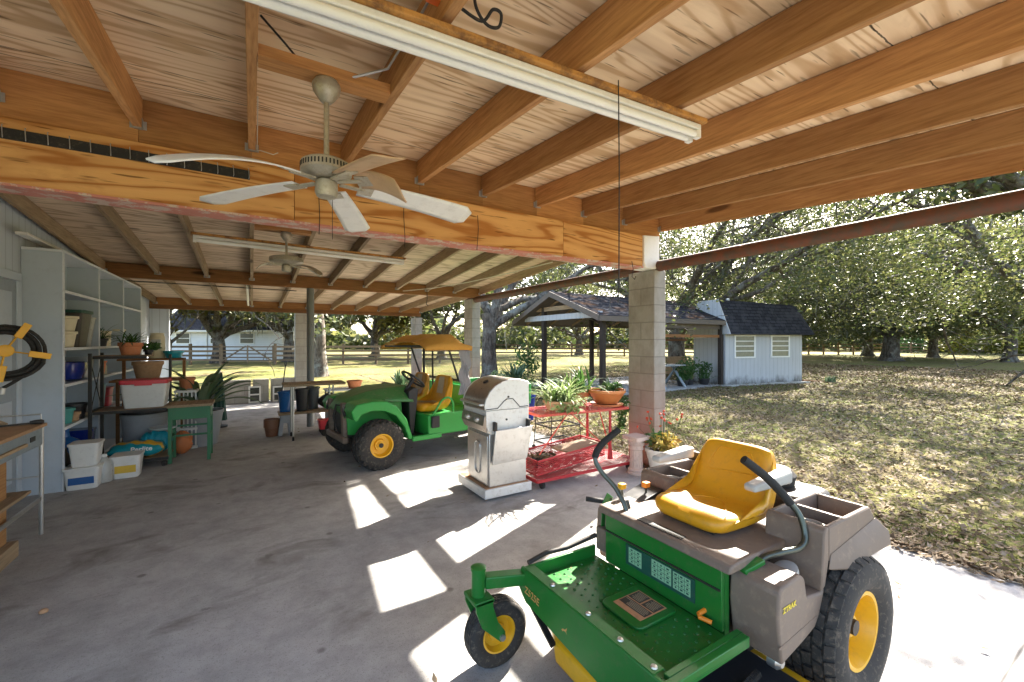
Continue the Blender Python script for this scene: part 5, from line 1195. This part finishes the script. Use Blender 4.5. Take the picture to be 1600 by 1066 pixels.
def canopy(s, t):
    i = min(3, int(t*4)); f = t*4-i; x = cx[i]+(cx[i+1]-cx[i])*f; z = cz[i]+(cz[i+1]-cz[i])*f; y = (s-.5)*2
    return (x, y*.70, z-.055*abs(y)**4-.03*max(0, abs(y)-.7)*3 + .02*math.cos(3*PI*y)*(t > .2)*(t < .95))
cn = MB().grid(canopy, 21, 17).build('canopy', M['canvas'], uv, smooth=25, solid=.008)
vl = MB().grid(lambda s, t: (-.56-.71*s, .705, 1.43+.055*math.sin(PI*s)*(1-t)-.05*t+.0*s), 14, 3)
vl.build('valance', M['canvas'], cn, smooth=50, solid=.006); MB().grid(lambda s, t: (-.56-.71*s, -.705, 1.43+.055*math.sin(PI*s)*(1-t)-.05*t), 14, 3).build('valance', M['canvas'], cn, smooth=50, solid=.006)
fr_ = MB()
for s in (-1, 1): fr_.bar((-.58, s*.6, 1.425), (-1.24, s*.6, 1.425), .03, .025)
for x in (-.6, -1.22): fr_.bar((x, -.6, 1.424), (x, .6, 1.424), .03, .025)
fr_.build('canopy_frame', M['black'], uv)
m = NT('vinyl_sheet'); m.fin((.30, .32, .33), .25); m.p.inputs['Alpha'].default_value = .45; M['vinyl'] = m.m
MB().grid(lambda s, t: (-1.26+.025*math.sin(9*s+5*t), -.62+1.24*s, 1.42-.52*t), 26, 9).build('rear_curtain', M['vinyl'], uv, smooth=60)
MB().grid(lambda s, t: (-1.10-.17*s+.02*math.sin(14*t), .66+.012*math.sin(20*s+6*t), 1.40-.62*t), 8, 14).build('side_curtain', paint('grey_vinyl', (.20, .20, .21), .35, .2), uv, smooth=60)
swc = Vector((-.56, .38, 1.0)); sa = Vector((-.62, 0, .78)).normalized(); sb_ = Vector((0, 1, 0)); scx = sa.cross(sb_)
sw = MB().tube([swc+scx*(.17*math.cos(k*PI/14))+sb_*(.17*math.sin(k*PI/14)) for k in range(28)], .014, 8, close=True)
sw = sw.build('steering_wheel', M['black'], uv, smooth=60)
sk = MB()
for k in (0, 1, 2): a = k*2*PI/3+.5; sk.bar(swc, swc+scx*(.165*math.cos(a))+sb_*(.165*math.sin(a)), .03, .010, sa)
sk.build('spoke', M['black'], sw); MB().cyl(swc, (-.44, .38, .82), .025, n=12).build('steering_column', M['black'], sw, smooth=50)
bd = thing_bed = MB().box(-2.35, -1.36, -.68, .68, .55, .58).box(-2.35, -1.36, .66, .69, .582, .86).box(-2.35, -1.36, -.69, -.66, .582, .86).box(-1.39, -1.36, -.657, .657, .582, .86).box(-2.35, -2.32, -.657, .657, .582, .86).build('cargo_bed', g_, uv, bevel=.008)
MB().box(-2.2, .2, -.25, .25, .24, .36).build('chassis', M['darkmetal'], uv)
MB().tube([(0, -.55, .275), (0, .55, .275)], .03, 10).build('axle', M['darkmetal'], uv, smooth=50)
for x, s in ((0, 1), (0, -1), (-1.78, 1), (-1.78, -1)): wheel(uv, (x, YY(s, .64), .278), (0, 1, 0), .272, .235, .135, 22, 'knob', face=s)
# ================================================================ buildings beyond the carport
CR, CF = Vector((.8535, -.521, 0)), Vector((.521, .8535, 0))
RZC = math.atan2(-.521, .8535)
M['shingle'] = None
def shingle(name, c, moss, sc_=1):
    m = NT(name); p = m.sep(m.coord(rnd=False)); a = m.math('ADD', p[0], m.math('MULTIPLY', p[1], .35))
    br = m.n('TexBrick', {'Vector': m.n('CombineXYZ', {0: a, 1: p[2]}).outputs[0], 'Scale': 1., 'Color1': (*mul(c, 1.15), 1), 'Color2': (*mul(c, .75), 1), 'Mortar': (*mul(c, .45), 1), 'Mortar Size': .012*sc_, 'Brick Width': .3*sc_, 'Row Height': .12*sc_})
    n = m.noise(m.coord(rnd=False), 1.4, 6, .7)
    m.bump(br.outputs['Fac'], -.4, .01)
    return m.fin(m.mix(m.ramp(n, [(.5, (0, 0, 0)), (.66, (.75,)*3)]), br.outputs['Color'], moss), 1., spec=0.)
M['shingle'] = shingle('faded_shingle', (.036, .037, .042), (.07, .04, .022)); M['shingle_mansard'] = shingle('mansard_shingle', (.040, .040, .046), (.07, .07, .075))
M['shed_white'] = siding_mat('weathered_white_boards', (.46, .47, .48), .2, mildew=1)
M['trim_dark'] = paint('weathered_trim', (.13, .105, .085), .85, .3, 6); M['post_dark'] = paint('dark_stained_post', (.030, .020, .014), .8, .3, 5)
pv = thing('pavilion', 'open pavilion with a faded grey gable roof on dark posts beyond the near column', 'pavilion', (8.34, 8.96, -.1))
U0, U1, VA, VB, HE, HR = 8.34, 14.75, 8.96, 13.6, 2.17, 3.05; VM = (VA+VB)/2
for a, b in ((VA, VM), (VM, VB)):
    za, zb = (HE, HR) if b == VM else (HR, HE)
    rf = MB().prism([(a, za), (b, zb), (b, zb+.07), (a, za+.07)], 'x', U0, U1).build('roof', M['shingle'], pv, w=True)
    MB().prism([(a, za-.035), (b, zb-.035), (b, zb-.004), (a, za-.004)], 'x', U0+.02, U1-.02).build('ceiling', M['trim_dark'], rf, w=True)
    for u in (U0-.032, U1+.002): MB().prism([(a, za-.10), (b, zb-.10), (b, zb+.075), (a, za+.075)], 'x', u, u+.03).build('barge_board', M['trim_dark'], rf, w=True)
for v in (VA-.032, VB+.002): MB().box(U0, U1, v, v+.03, HE-.10, HE+.05).build('fascia', M['trim_dark'], pv, w=True)
for u, v in ((8.7, 9.2), (8.7, 12.1), (11.7, 13.0), (14.35, 9.15), (14.35, 13.0)): MB().box(u-.07, u+.07, v-.07, v+.07, -.12, 2.15+(HR-HE)*(1-abs(v-VM)/(VB-VA)*2)*.9).build('post', M['post_dark'], pv, w=True, bevel=.008)
MB().box(8.62, 8.70, 9.2, 13.2, 2.20, 2.38).build('tie_beam', M['shed_white'], pv, w=True)
MB().box(8.64, 8.69, 10.2, 12.5, 2.52, 2.66).build('tie_beam', M['lumber_grey'], pv, w=True)
for k in range(6): MB().bar((8.9+k*1.1, VM, HR-.08), (8.9+k*1.1, VA+.1, HE-.02), .04, .10).build('rafter', M['lumber_grey'], pv, w=True); MB().bar((8.9+k*1.1, VM, HR-.08), (8.9+k*1.1, VB-.1, HE-.02), .04, .10).build('rafter', M['lumber_grey'], pv, w=True)
MB().box(11.2, 14.4, 9.15, 9.22, 1.62, 1.72).build('rail', M['beam_dark'], pv, w=True)
MB().box(11.2, 14.4, 9.13, 9.23, 1.92, 2.12).build('header', M['trim_dark'], pv, w=True)
MB().box(14.5, 17.6, 12.9, 13.0, .0, .78).build('half_wall', M['lumber_grey'], pv, w=True); MB().box(14.5, 17.6, 12.9, 13.0, 1.5, 1.6).build('rail', M['beam_dark'], pv, w=True)
single('pavilion_floor', MB().box(8.5, 14.4, 9.05, 13.3, -.3, -.06), M['concrete'], None, None, kind='structure')
sd = thing('garden_shed', 'small white board shed with a dark shingled mansard roof beside the pavilion', 'shed', (14.42, 9.02, -.12), R(-10.6))
SL, SDp = 3.95, 1.5
MB().box(0, SL, 0, .06, .05, 1.95).box(SL-.06, SL, .061, SDp, .05, 1.95).box(0, .06, .061, SDp, .05, 1.95).box(.061, SL-.061, SDp-.06, SDp, .05, 1.95).build('wall', M['shed_white'], sd)
e = .30
mr = MB(); b0 = [(-.05, -e, 1.86), (SL+e, -e, 1.86), (SL+e, SDp+e, 1.86), (-.05, SDp+e, 1.86)]; b1 = [(-.05, .25, 3.12), (SL-.05, .25, 3.02), (SL-.05, SDp-.3, 3.02), (-.05, SDp-.3, 3.12)]
mr.add(b0+b1, [(3,2,1,0),(4,5,6,7),(0,1,5,4),(1,2,6,5),(2,3,7,6),(3,0,4,7)]).build('roof', M['shingle_mansard'], sd)
MB().add([(-.08, -e, 1.86), (-.08, .25, 3.13), (-.08, SDp-.3, 3.13), (-.08, SDp+e, 1.86), (-.052, -e, 1.86), (-.052, .25, 3.13), (-.052, SDp-.3, 3.13), (-.052, SDp+e, 1.86)], [(0,1,2,3),(7,6,5,4),(0,4,5,1),(1,5,6,2),(2,6,7,3),(3,7,4,0)]).build('gable_board', M['shed_white'], sd)
M['pane'] = paint('sky_lit_glass', (.16, .17, .14), .12, .4, 3, (.4, .36, .25), .4)
for x0, x1 in ((.42, 1.45), (2.25, 3.25)):
    wf = MB().box(x0, x0+.06, -.03, -.002, 1.0, 1.84).box(x1-.06, x1, -.03, -.002, 1.0, 1.84).box(x0+.061, x1-.061, -.03, -.002, 1.0, 1.05).box(x0+.061, x1-.061, -.03, -.002, 1.79, 1.84)
    for z in (1.24, 1.42, 1.6): wf.box(x0+.061, x1-.061, -.028, -.006, z, z+.03)
    wf = wf.build('window', M['white'], sd); MB().box(x0+.05, x1-.05, -.012, -.008, 1.04, 1.8).build('pane', M['pane'], wf)
MB().box(-.3, SL, -.35, -.05, -.1, .07).build('footing', M['block_plain'], sd, bevel=.01)
MB().lathe([(.07, 0), (.07, .15), (.02, .16)], (1.0, .8, 3.1), 12).build('roof_vent', M['galv'], sd)
single('plank', MB().box(-.5, .5, -.1, .1, 0, .05), M['beam_dark'], 'dark plank lying on the lawn at the right end of the white shed', 'plank', loc=(18.9, 8.2, -.10)).rotation_euler = (0, .08, -.3)
at = thing('folding_bench', 'grey blue trestle table standing inside the pavilion by the near column', 'bench', (11.9, 9.6, -.06))
MB().box(-.7, .7, -.3, .3, .72, .76).build('top', M['bench_blue'], at)
for s in (-1, 1):
    for e_ in (-1, 1): MB().bar((s*.5, e_*.45, 0), (s*.5, -e_*.1, .72), .09, .04).build('leg', M['bench_blue'], at)
for i, (u, v, s, lb) in enumerate(((12.7, 9.5, .34, 'leafy plants in black trays on the pavilion floor by the trestle table'), (13.3, 9.7, .42, 'bushy potted plant in the middle of the pavilion floor'), (13.9, 9.5, .32, 'low potted plant beside the right pavilion post'), (12.3, 10.4, .5, 'tall dark leafy plant hanging near the trestle table'))):
    pp = pot('potted_plant', lb, 'plant', (u, v, -.06), .2, .22, M['black'], group='plants inside the pavilion')
    strap_plant(pp, (0, 0, .18), 40, s*1.6, .05, M['plant_green'], (35, 85), (.5, 1.6), .15); leafy(pp, (0, 0, .3+s), (s, s, s*.8), 160, .07, M['plant_green'], 'leaves')
# bed of plants outside the second column
for u, v, s, lb, kind in ((7.6, 12.2, 1.0, 'big grey green agave with upright blades in the bed left of the pavilion', 0), (6.7, 11.8, .6, 'low yellow green shrub beside the agave', 1), (8.6, 13.0, 1.0, 'dark broad-leaved shrub climbing the left pavilion post', 2),
                    (3.9, 12.9, .7, 'tuft of strap leaves growing beyond the utility cart', 0), (8.0, 10.6, .4, 'small weedy plant on the lawn before the pavilion', 1), (19.2, 7.7, .3, 'tall green weed at the right corner of the shed', 0), (6.0, 9.2, .5, 'pale bushy plant on the lawn edge behind the grill', 1)):
    t = thing('garden_plant', lb, 'plant', (u, v, lawn_z(u, v)))
    if kind == 0: strap_plant(t, (0, 0, 0), 46, s, .09*s+.02, M['plant_grey'], (45, 86), (.1, .9), .12)
    elif kind == 1: leafy(t, (0, 0, s*.55), (s*.6, s*.6, s*.55), 420, .06, M['plant_light'])
    else: leafy(t, (0, 0, .8), (.55, .5, .85), 420, .09, M['plant_green']); MB().tube([(0, 0, 0), (.05, .02, .8), (0, 0, 1.4)], .02, 6).build('stem', M['lumber_grey'], t)
# white house
wh = thing('white_house', 'long white house with a dark roof beyond the paddock fence', 'house', tuple(CF*36+CR*(-.808*36))[:2]+(-.1,), RZC)
MB().box(0, 9.7, 0, 6, 0, 2.46).build('wall', M['siding_white'], wh)
MB().prism([(-.6, 2.462), (6.6, 2.462), (3.0, 5.6)], 'x', -.4, 8.7).build('roof', M['shingle_mansard'], wh)
MB().box(-.4, 10.1, -.7, -.62, 2.36, 2.5).build('fascia', M['white'], wh)
for x in (.7, 6.1, 3.6):
    wd_ = 1.25 if x != 3.6 else .7
    f_ = MB().box(x, x+wd_, -.05, -.002, 1.35, 2.3).build('window', M['white'], wh); MB().box(x+.08, x+wd_-.08, -.062, -.052, 1.42, 1.80).box(x+.08, x+wd_-.08, -.062, -.052, 1.85, 2.23).build('pane', M['glass_dark'], f_)
MB().box(3.3, 3.36, -.08, -.002, 0, 2.34).build('downspout', M['white'], wh)
# fences
M['fence_wood'] = lumber('fence_wood', (.11, .07, .04), (.27, .185, .11), 'x')
def fence(label, a, b, n, h=1.3, rails=4, rw=.14):
    a = Vector((*a, 0)); b = Vector((*b, 0)); d = b-a; L = d.length
    t = thing('board_fence', label, 'fence', (a.x, a.y, -.11), math.atan2(d.y, d.x))
    for i in range(n+1): MB().box(L*i/n-.07, L*i/n+.07, -.07, .07, 0, h+.12).build('post', M['fence_wood'], t)
    for k in range(rails):
        z = h-.08-k*(h-.1)/rails; MB().box(.0, L, -.105, -.072, z-rw/2, z+rw/2).build('rail', M['fence_wood'], t)
    return t
def at(px, Z): p = CF*Z+CR*((px-800)/666*Z); return (p.x, p.y)
fence('brown board fence left of the wooden gate, before the white house', at(250, 29), at(345, 29), 2)
fence('brown board fence right of the gate running behind the oak trunks', at(430, 29), at(735, 31), 6)
fence('far board fence crossing the paddock behind the pavilion', at(770, 44), at(1140, 44), 9, 1.3, 3)
fence('far dark fence right of the shed below the big oaks', at(1240, 50), at(1380, 50), 6, 1.3, 3)
fence('distant board fence behind the yellow green bushes at the right edge', at(1395, 56), at(1640, 52), 8, 1.3, 3)
ga = Vector((*at(345, 29), 0)); gb = Vector((*at(430, 29), 0)); gd = gb-ga
gt_ = thing('paddock_gate', 'wooden paddock gate with crossing diagonal braces before the white house', 'gate', (ga.x, ga.y, -.1), math.atan2(gd.y, gd.x)); gl = gd.length
for k in range(5): MB().box(.1, gl-.1, -.03, .03, .2+k*.24, .28+k*.24).build('rail', M['fence_wood'], gt_)
for x in (.12, gl/2, gl-.12): MB().box(x-.05, x+.05, -.065, -.032, .15, 1.3).build('stile', M['fence_wood'], gt_)
MB().bar((.1, -.085, .2), (gl/2-.1, -.085, 1.25), .03, .09).build('brace', M['fence_wood'], gt_); MB().bar((gl-.1, -.085, .2), (gl/2+.1, -.085, 1.25), .03, .09).build('brace', M['fence_wood'], gt_)

# ================================================================ oaks
def bark_mat(name, a, b):
    m = NT(name); v = m.coord((1, 1, .25)); n = m.noise(v, 9, 7, .75); l_ = m.noise(m.coord(), 2, 5, .7)
    c = m.mix(m.ramp(n, [(.38, (0, 0, 0)), (.62, (1, 1, 1))]), a, b); c = m.mix(m.ramp(l_, [(.5, (0, 0, 0)), (.62, (.8,)*3)]), c, (.22, .225, .20)); m.bump(n, .8, .03); return m.fin(c, .95, spec=.1)
M['bark'] = bark_mat('oak_bark', (.04, .032, .026), (.16, .135, .11))
M['oak_leaf'] = leaf_mat('oak_leaf', [(.045, .065, .018), (.075, .095, .026), (.115, .13, .04), (.165, .16, .058), (.09, .105, .045)], .5, .45, .45)
M['oak_leaf_yellow'] = leaf_mat('oak_leaf_yellowing', [(.06, .075, .015), (.11, .11, .022), (.19, .15, .03), (.085, .09, .02)], .45, .5, .4)
M['moss'] = leaf_mat('hanging_moss', [(.09, .10, .075), (.15, .155, .12), (.20, .20, .165)], .3, .9, .05)
def oak(name_, label, loc, seed, H, spread, tr, th, nl, leaves, ls, moss=300, lean=(0, 0), low=.0, mat='oak_leaf', group='oaks around the lawn', arms=None, fill=0, foff=(0, 0), keep=.15, sgk=.045):
    rnd = random.Random(seed); rg = np.random.default_rng(seed)
    t = thing(name_, label, 'tree', loc, 0, group); tb = MB(); ends = []
    def limb(p, d, L, r, depth):
        n = 7; pts = [p.copy()]; rs = [r]; d = d.normalized()
        for i in range(n):
            d = (d + Vector((rnd.gauss(0, .16), rnd.gauss(0, .16), rnd.gauss(.02, .14)-(low if depth and i > 3 else 0)))).normalized()
            p = p + d*(L/n); pts.append(p.copy()); rs.append(max(.010, r*(1-.78*(i+1)/n)))
        tb.tube(pts, rs, 7 if depth < 2 else 4, caps=False)
        if depth >= 2: ends.extend(pts[2:])
        elif depth == 1: ends.extend(pts[4:])
        if depth < 3:
            k = (6, 4, 3)[depth]
            for j in range(k):
                f = .25+.75*(j+rnd.random()*.7)/k; i = min(n-1, int(f*n)); q = pts[i+1]
                sd_ = Vector((rnd.gauss(0, 1), rnd.gauss(0, 1), rnd.gauss(.25, .45))).normalized()
                limb(q, (d*.55+sd_*.9), L*rnd.uniform(.42, .66), max(.012, rs[i+1]*.62), depth+1)
    base = Vector((0, 0, -.15)); top = Vector((lean[0]*th, lean[1]*th, th))
    tp = [base.lerp(top, i/5)+Vector((rnd.gauss(0, .05), rnd.gauss(0, .05), 0))*min(i, 1) for i in range(6)]
    tb.tube(tp, [tr*1.7, tr*1.15, tr, tr*.95, tr*.92, tr*.95], 12, caps=False)
    for i in range(nl):
        a = 2*PI*(i+rnd.uniform(-.25, .25))/nl; el = rnd.uniform(.25, 1.0) if not arms else arms[i % len(arms)][1]
        if arms: a = arms[i % len(arms)][0]+rnd.uniform(-.1, .1)
        d = Vector((math.cos(a)*math.cos(el), math.sin(a)*math.cos(el), math.sin(el)))
        L = spread*math.cos(el)*.8+(H-th)*math.sin(el)*.75
        limb(tp[-1 if i % 2 else 4]+Vector((0, 0, 0)), d, L, tr*rnd.uniform(.45, .7), 0)
    tb.build('trunk', M['bark'], t, smooth=60)
    E = np.array([tuple(q) for q in ends]); E = E[E[:, 2] > 1.2]
    E_all = E; E = E[rg.random(len(E)) < keep]; w_ = rg.random(len(E))**1.3; w_ /= w_.sum()
    if fill:
        q_ = rg.normal(0, 1, (fill, 3)); q_ /= np.linalg.norm(q_, axis=1)[:, None]; q_ *= (rg.random(fill)**.4)[:, None]
        q_ = q_*np.array([spread*.9, spread*.9, (H-th)*.62])+np.array([foff[0], foff[1], th+(H-th)*.42]); q_ = q_[q_[:, 2] > th*.85]
        E = np.vstack([E, q_]); w_ = np.concatenate([w_*.55, np.full(len(q_), .45/len(q_))*(.4+1.2*rg.random(len(q_)))]); w_ /= w_.sum()
    idx = rg.choice(len(E), leaves, p=w_); sg = spread*sgk+.08
    Pc = E[idx]+rg.normal(0, 1, (leaves, 3))*np.array([sg, sg, sg*.6])
    A = rg.normal(0, 1, (leaves, 3)); A[:, 2] *= .6; A /= np.linalg.norm(A, axis=1)[:, None]
    B = np.cross(A, rg.normal(0, 1, (leaves, 3))); B /= np.linalg.norm(B, axis=1)[:, None]
    s = (ls*(.55+.8*rg.random(leaves)))[:, None]
    V = np.stack([Pc-A*s, Pc+B*s*.45, Pc+A*s, Pc-B*s*.45], 1).reshape(-1, 3)
    np_mesh('crown', V, np.arange(4*leaves).reshape(leaves, 4), M[mat], t)
    if moss:
        mv = []; mf = []
        for q in range(int(moss*1.6)):
            c = E_all[rg.integers(len(E_all))]+rg.normal(0, .12, 3); n0 = len(mv); L = rg.uniform(.3, 1.3)*(.6+spread*.05); wd = rg.uniform(.014, .034)*(1+.04*spread); a = rg.random()*6.28
            dx, dy = math.cos(a), math.sin(a); ox = oy = 0
            for i in range(6):
                k = wd*(1-(i/5)**1.5)*(1+.5*math.sin(i*2.1+q))+.004; ox += rg.normal(0, .03); oy += rg.normal(0, .03)
                for sgn in (-1, 1): mv.append((c[0]+ox+sgn*dx*k, c[1]+oy+sgn*dy*k, c[2]-L*i/5))
            for i in range(5): mf.append((n0+2*i, n0+2*i+1, n0+2*i+3, n0+2*i+2))
        tag(np_mesh('moss', mv, mf, M['moss'], t), kind='stuff')
    return t
def near(px, Z, z=-.1): x, y = at(px, Z); return (x, y, z)
oak('oak_tree', 'huge spreading oak with low limbs standing behind the white shed', near(1058, 22), 11, 9.0, 9.5, .42, 2.6, 9, 64000, .066, 300, low=.03, fill=60, keep=.09, sgk=.055, foff=(1.5, -5.))
oak('oak_tree', 'oak trunk with a rising limb just right of the second block column', near(762, 15.2), 5, 9.0, 6.0, .27, 2.6, 6, 12000, .085, 120, arms=[(-.45, .55), (1.2, 1.1), (.6, .8), (2.6, 1.0), (-1.3, 1.2), (.2, .35)])
oak('oak_tree', 'thick grey oak trunk on the grass right of the steel pole', near(497, 19.5), 8, 9.0, 6.5, .30, 3.4, 6, 12000, .10, 160, low=.0)
oak('oak_tree', 'mossy oak directly in front of the white house', near(342, 31), 21, 7.5, 5.5, .42, 2.2, 7, 9000, .20, 420, low=.05, mat='oak_leaf_yellow')
oak('oak_tree', 'dark oak draped in moss at the right end of the white house', near(452, 33), 23, 8.0, 5.0, .38, 2.2, 6, 7000, .2, 700, low=.08)
oak('oak_tree', 'yellow leaved young oak at the left end of the white house', near(262, 27), 31, 6.0, 3.6, .18, 1.8, 6, 5000, .17, 60, low=.05, mat='oak_leaf_yellow')
oak('oak_tree', 'broad oak with the thick leaning trunk on the lawn right of the shed', near(1392, 34), 41, 11, 11, .55, 2.4, 9, 84000, .10, 900, low=.05, fill=170)
oak('oak_tree', 'oak with a dark trunk behind the broad leaning oak', near(1356, 46), 43, 10, 9, .45, 2.4, 7, 40000, .135, 400, low=.04, fill=110)
oak('oak_tree', 'slim forked oak standing midway between the leaning oak and the right edge', near(1458, 42), 47, 10, 8, .36, 2.2, 7, 40000, .13, 400, low=.04, fill=110)
oak('oak_tree', 'oak with bare grey branches at the right edge of the lawn', near(1578, 33), 53, 10.5, 8.5, .36, 2.4, 7, 34000, .105, 300, low=.03, fill=60, mat='oak_leaf_yellow')
oak('oak_tree', 'close oak added off-frame to shade the slab, leafy branches reaching the top right corner', (17.2, 1.4, -.1), 61, 11, 3.8, .42, 4.8, 7, 11000, .09, 30, low=.0, fill=24, keep=.08, sgk=.10, foff=(-2.7, 1.2), arms=[(2.6, .5), (2.1, .6), (3.0, .6), (1.7, .6), (2.4, .85), (.3, .9), (3.6, .7), (2.85, .55), (5., .9)])  # oak trunk outside the view, crown placed to dapple the slab with shade
oak('oak_tree', 'pale oak in the paddock beyond the middle of the board fence', near(585, 44), 71, 8.5, 7, .4, 2.2, 6, 9000, .28, 160, low=.05, mat='oak_leaf_yellow')
oak('oak_tree', 'bushy oak beyond the paddock fence between the second and third columns', near(690, 40), 73, 9, 6.5, .35, 2.0, 6, 9000, .26, 60, low=.04)
oak('oak_tree', 'spreading oak beyond the pavilion seen between its posts', near(905, 50), 79, 9, 9, .4, 2.2, 7, 10000, .3, 60, low=.04)
oak('oak_tree', 'oak added beyond the right edge, its canopy dappling the far lawn with shade', (26.5, 2.3, -.1), 83, 10.5, 9.5, .5, 2.8, 7, 20000, .10, 120, low=.02, keep=.07, sgk=.055, fill=36)  # second off-frame oak, added for its dappled shade on the lawn
oak('oak_tree', 'dense oak filling the gap behind the shed and the leaning oak', near(1230, 44), 89, 11, 10, .5, 2.0, 8, 40000, .15, 400, low=.06, fill=150)
oak('oak_tree', 'dense oak far behind the right edge of the lawn', near(1530, 62), 97, 12, 12, .5, 2.0, 8, 18000, .3, 200, low=.05, fill=200)
oak('oak_tree', 'tall oak filling the sky behind the shed and the near column', near(1105, 31), 101, 11, 8.5, .42, 2.4, 8, 34000, .10, 300, low=.03, fill=130)
# bushes and distant woods
M['bush_yellow'] = leaf_mat('yellow_green_leaf', [(.10, .13, .02), (.20, .20, .025), (.30, .26, .04), (.07, .10, .02)], .35)
for px, Z, s, lb in ((1495, 52, 1.6, 'yellow green bush nearest the slim forked oak'), (1530, 55, 1.9, 'tallest yellow green bush before the distant fence'), (1562, 50, 1.5, 'yellow green bush just left of the bare branched oak'), (1425, 58, 1.7, 'dark green bush behind the leaning oak'), (1600, 46, 1.5, 'yellow green bush at the right edge of the photo')):
    x, y = at(px, Z); t = thing('bush', lb, 'bush', (x, y, -.1), 0, 'bushes along the distant fence')
    leafy(t, (0, 0, s*.8), (s*1.1, s*1.1, s*.85), 900, .22, M['bush_yellow'] if 'yellow' in lb else M['plant_green'])
n = 26000
th = np.radians(rng.uniform(-75, 75, n)); d_ = rng.uniform(85, 120, n); hh_ = 2.5+rng.random(n)**.8*7*(.6+.4*np.sin(th*23)+.25*np.sin(th*61))
dirs = np.outer(np.cos(th), np.array(CF))+np.outer(np.sin(th), np.array(CR)); Pc = dirs*d_[:, None]; Pc[:, 2] = np.maximum(.1, hh_*rng.random(n)**.7-.1)
A = rng.normal(0, 1, (n, 3)); A /= np.linalg.norm(A, axis=1)[:, None]; B = np.cross(A, rng.normal(0, 1, (n, 3))); B /= np.linalg.norm(B, axis=1)[:, None]; s = (.5+.7*rng.random(n))[:, None]
wd_ = np_mesh('distant_woods', np.stack([Pc-A*s, Pc+B*s*.6, Pc+A*s, Pc-B*s*.6], 1).reshape(-1, 3), np.arange(4*n).reshape(n, 4), M['oak_leaf'])
tag(wd_, 'far green wood closing the horizon behind the paddock', 'woods', kind='stuff')
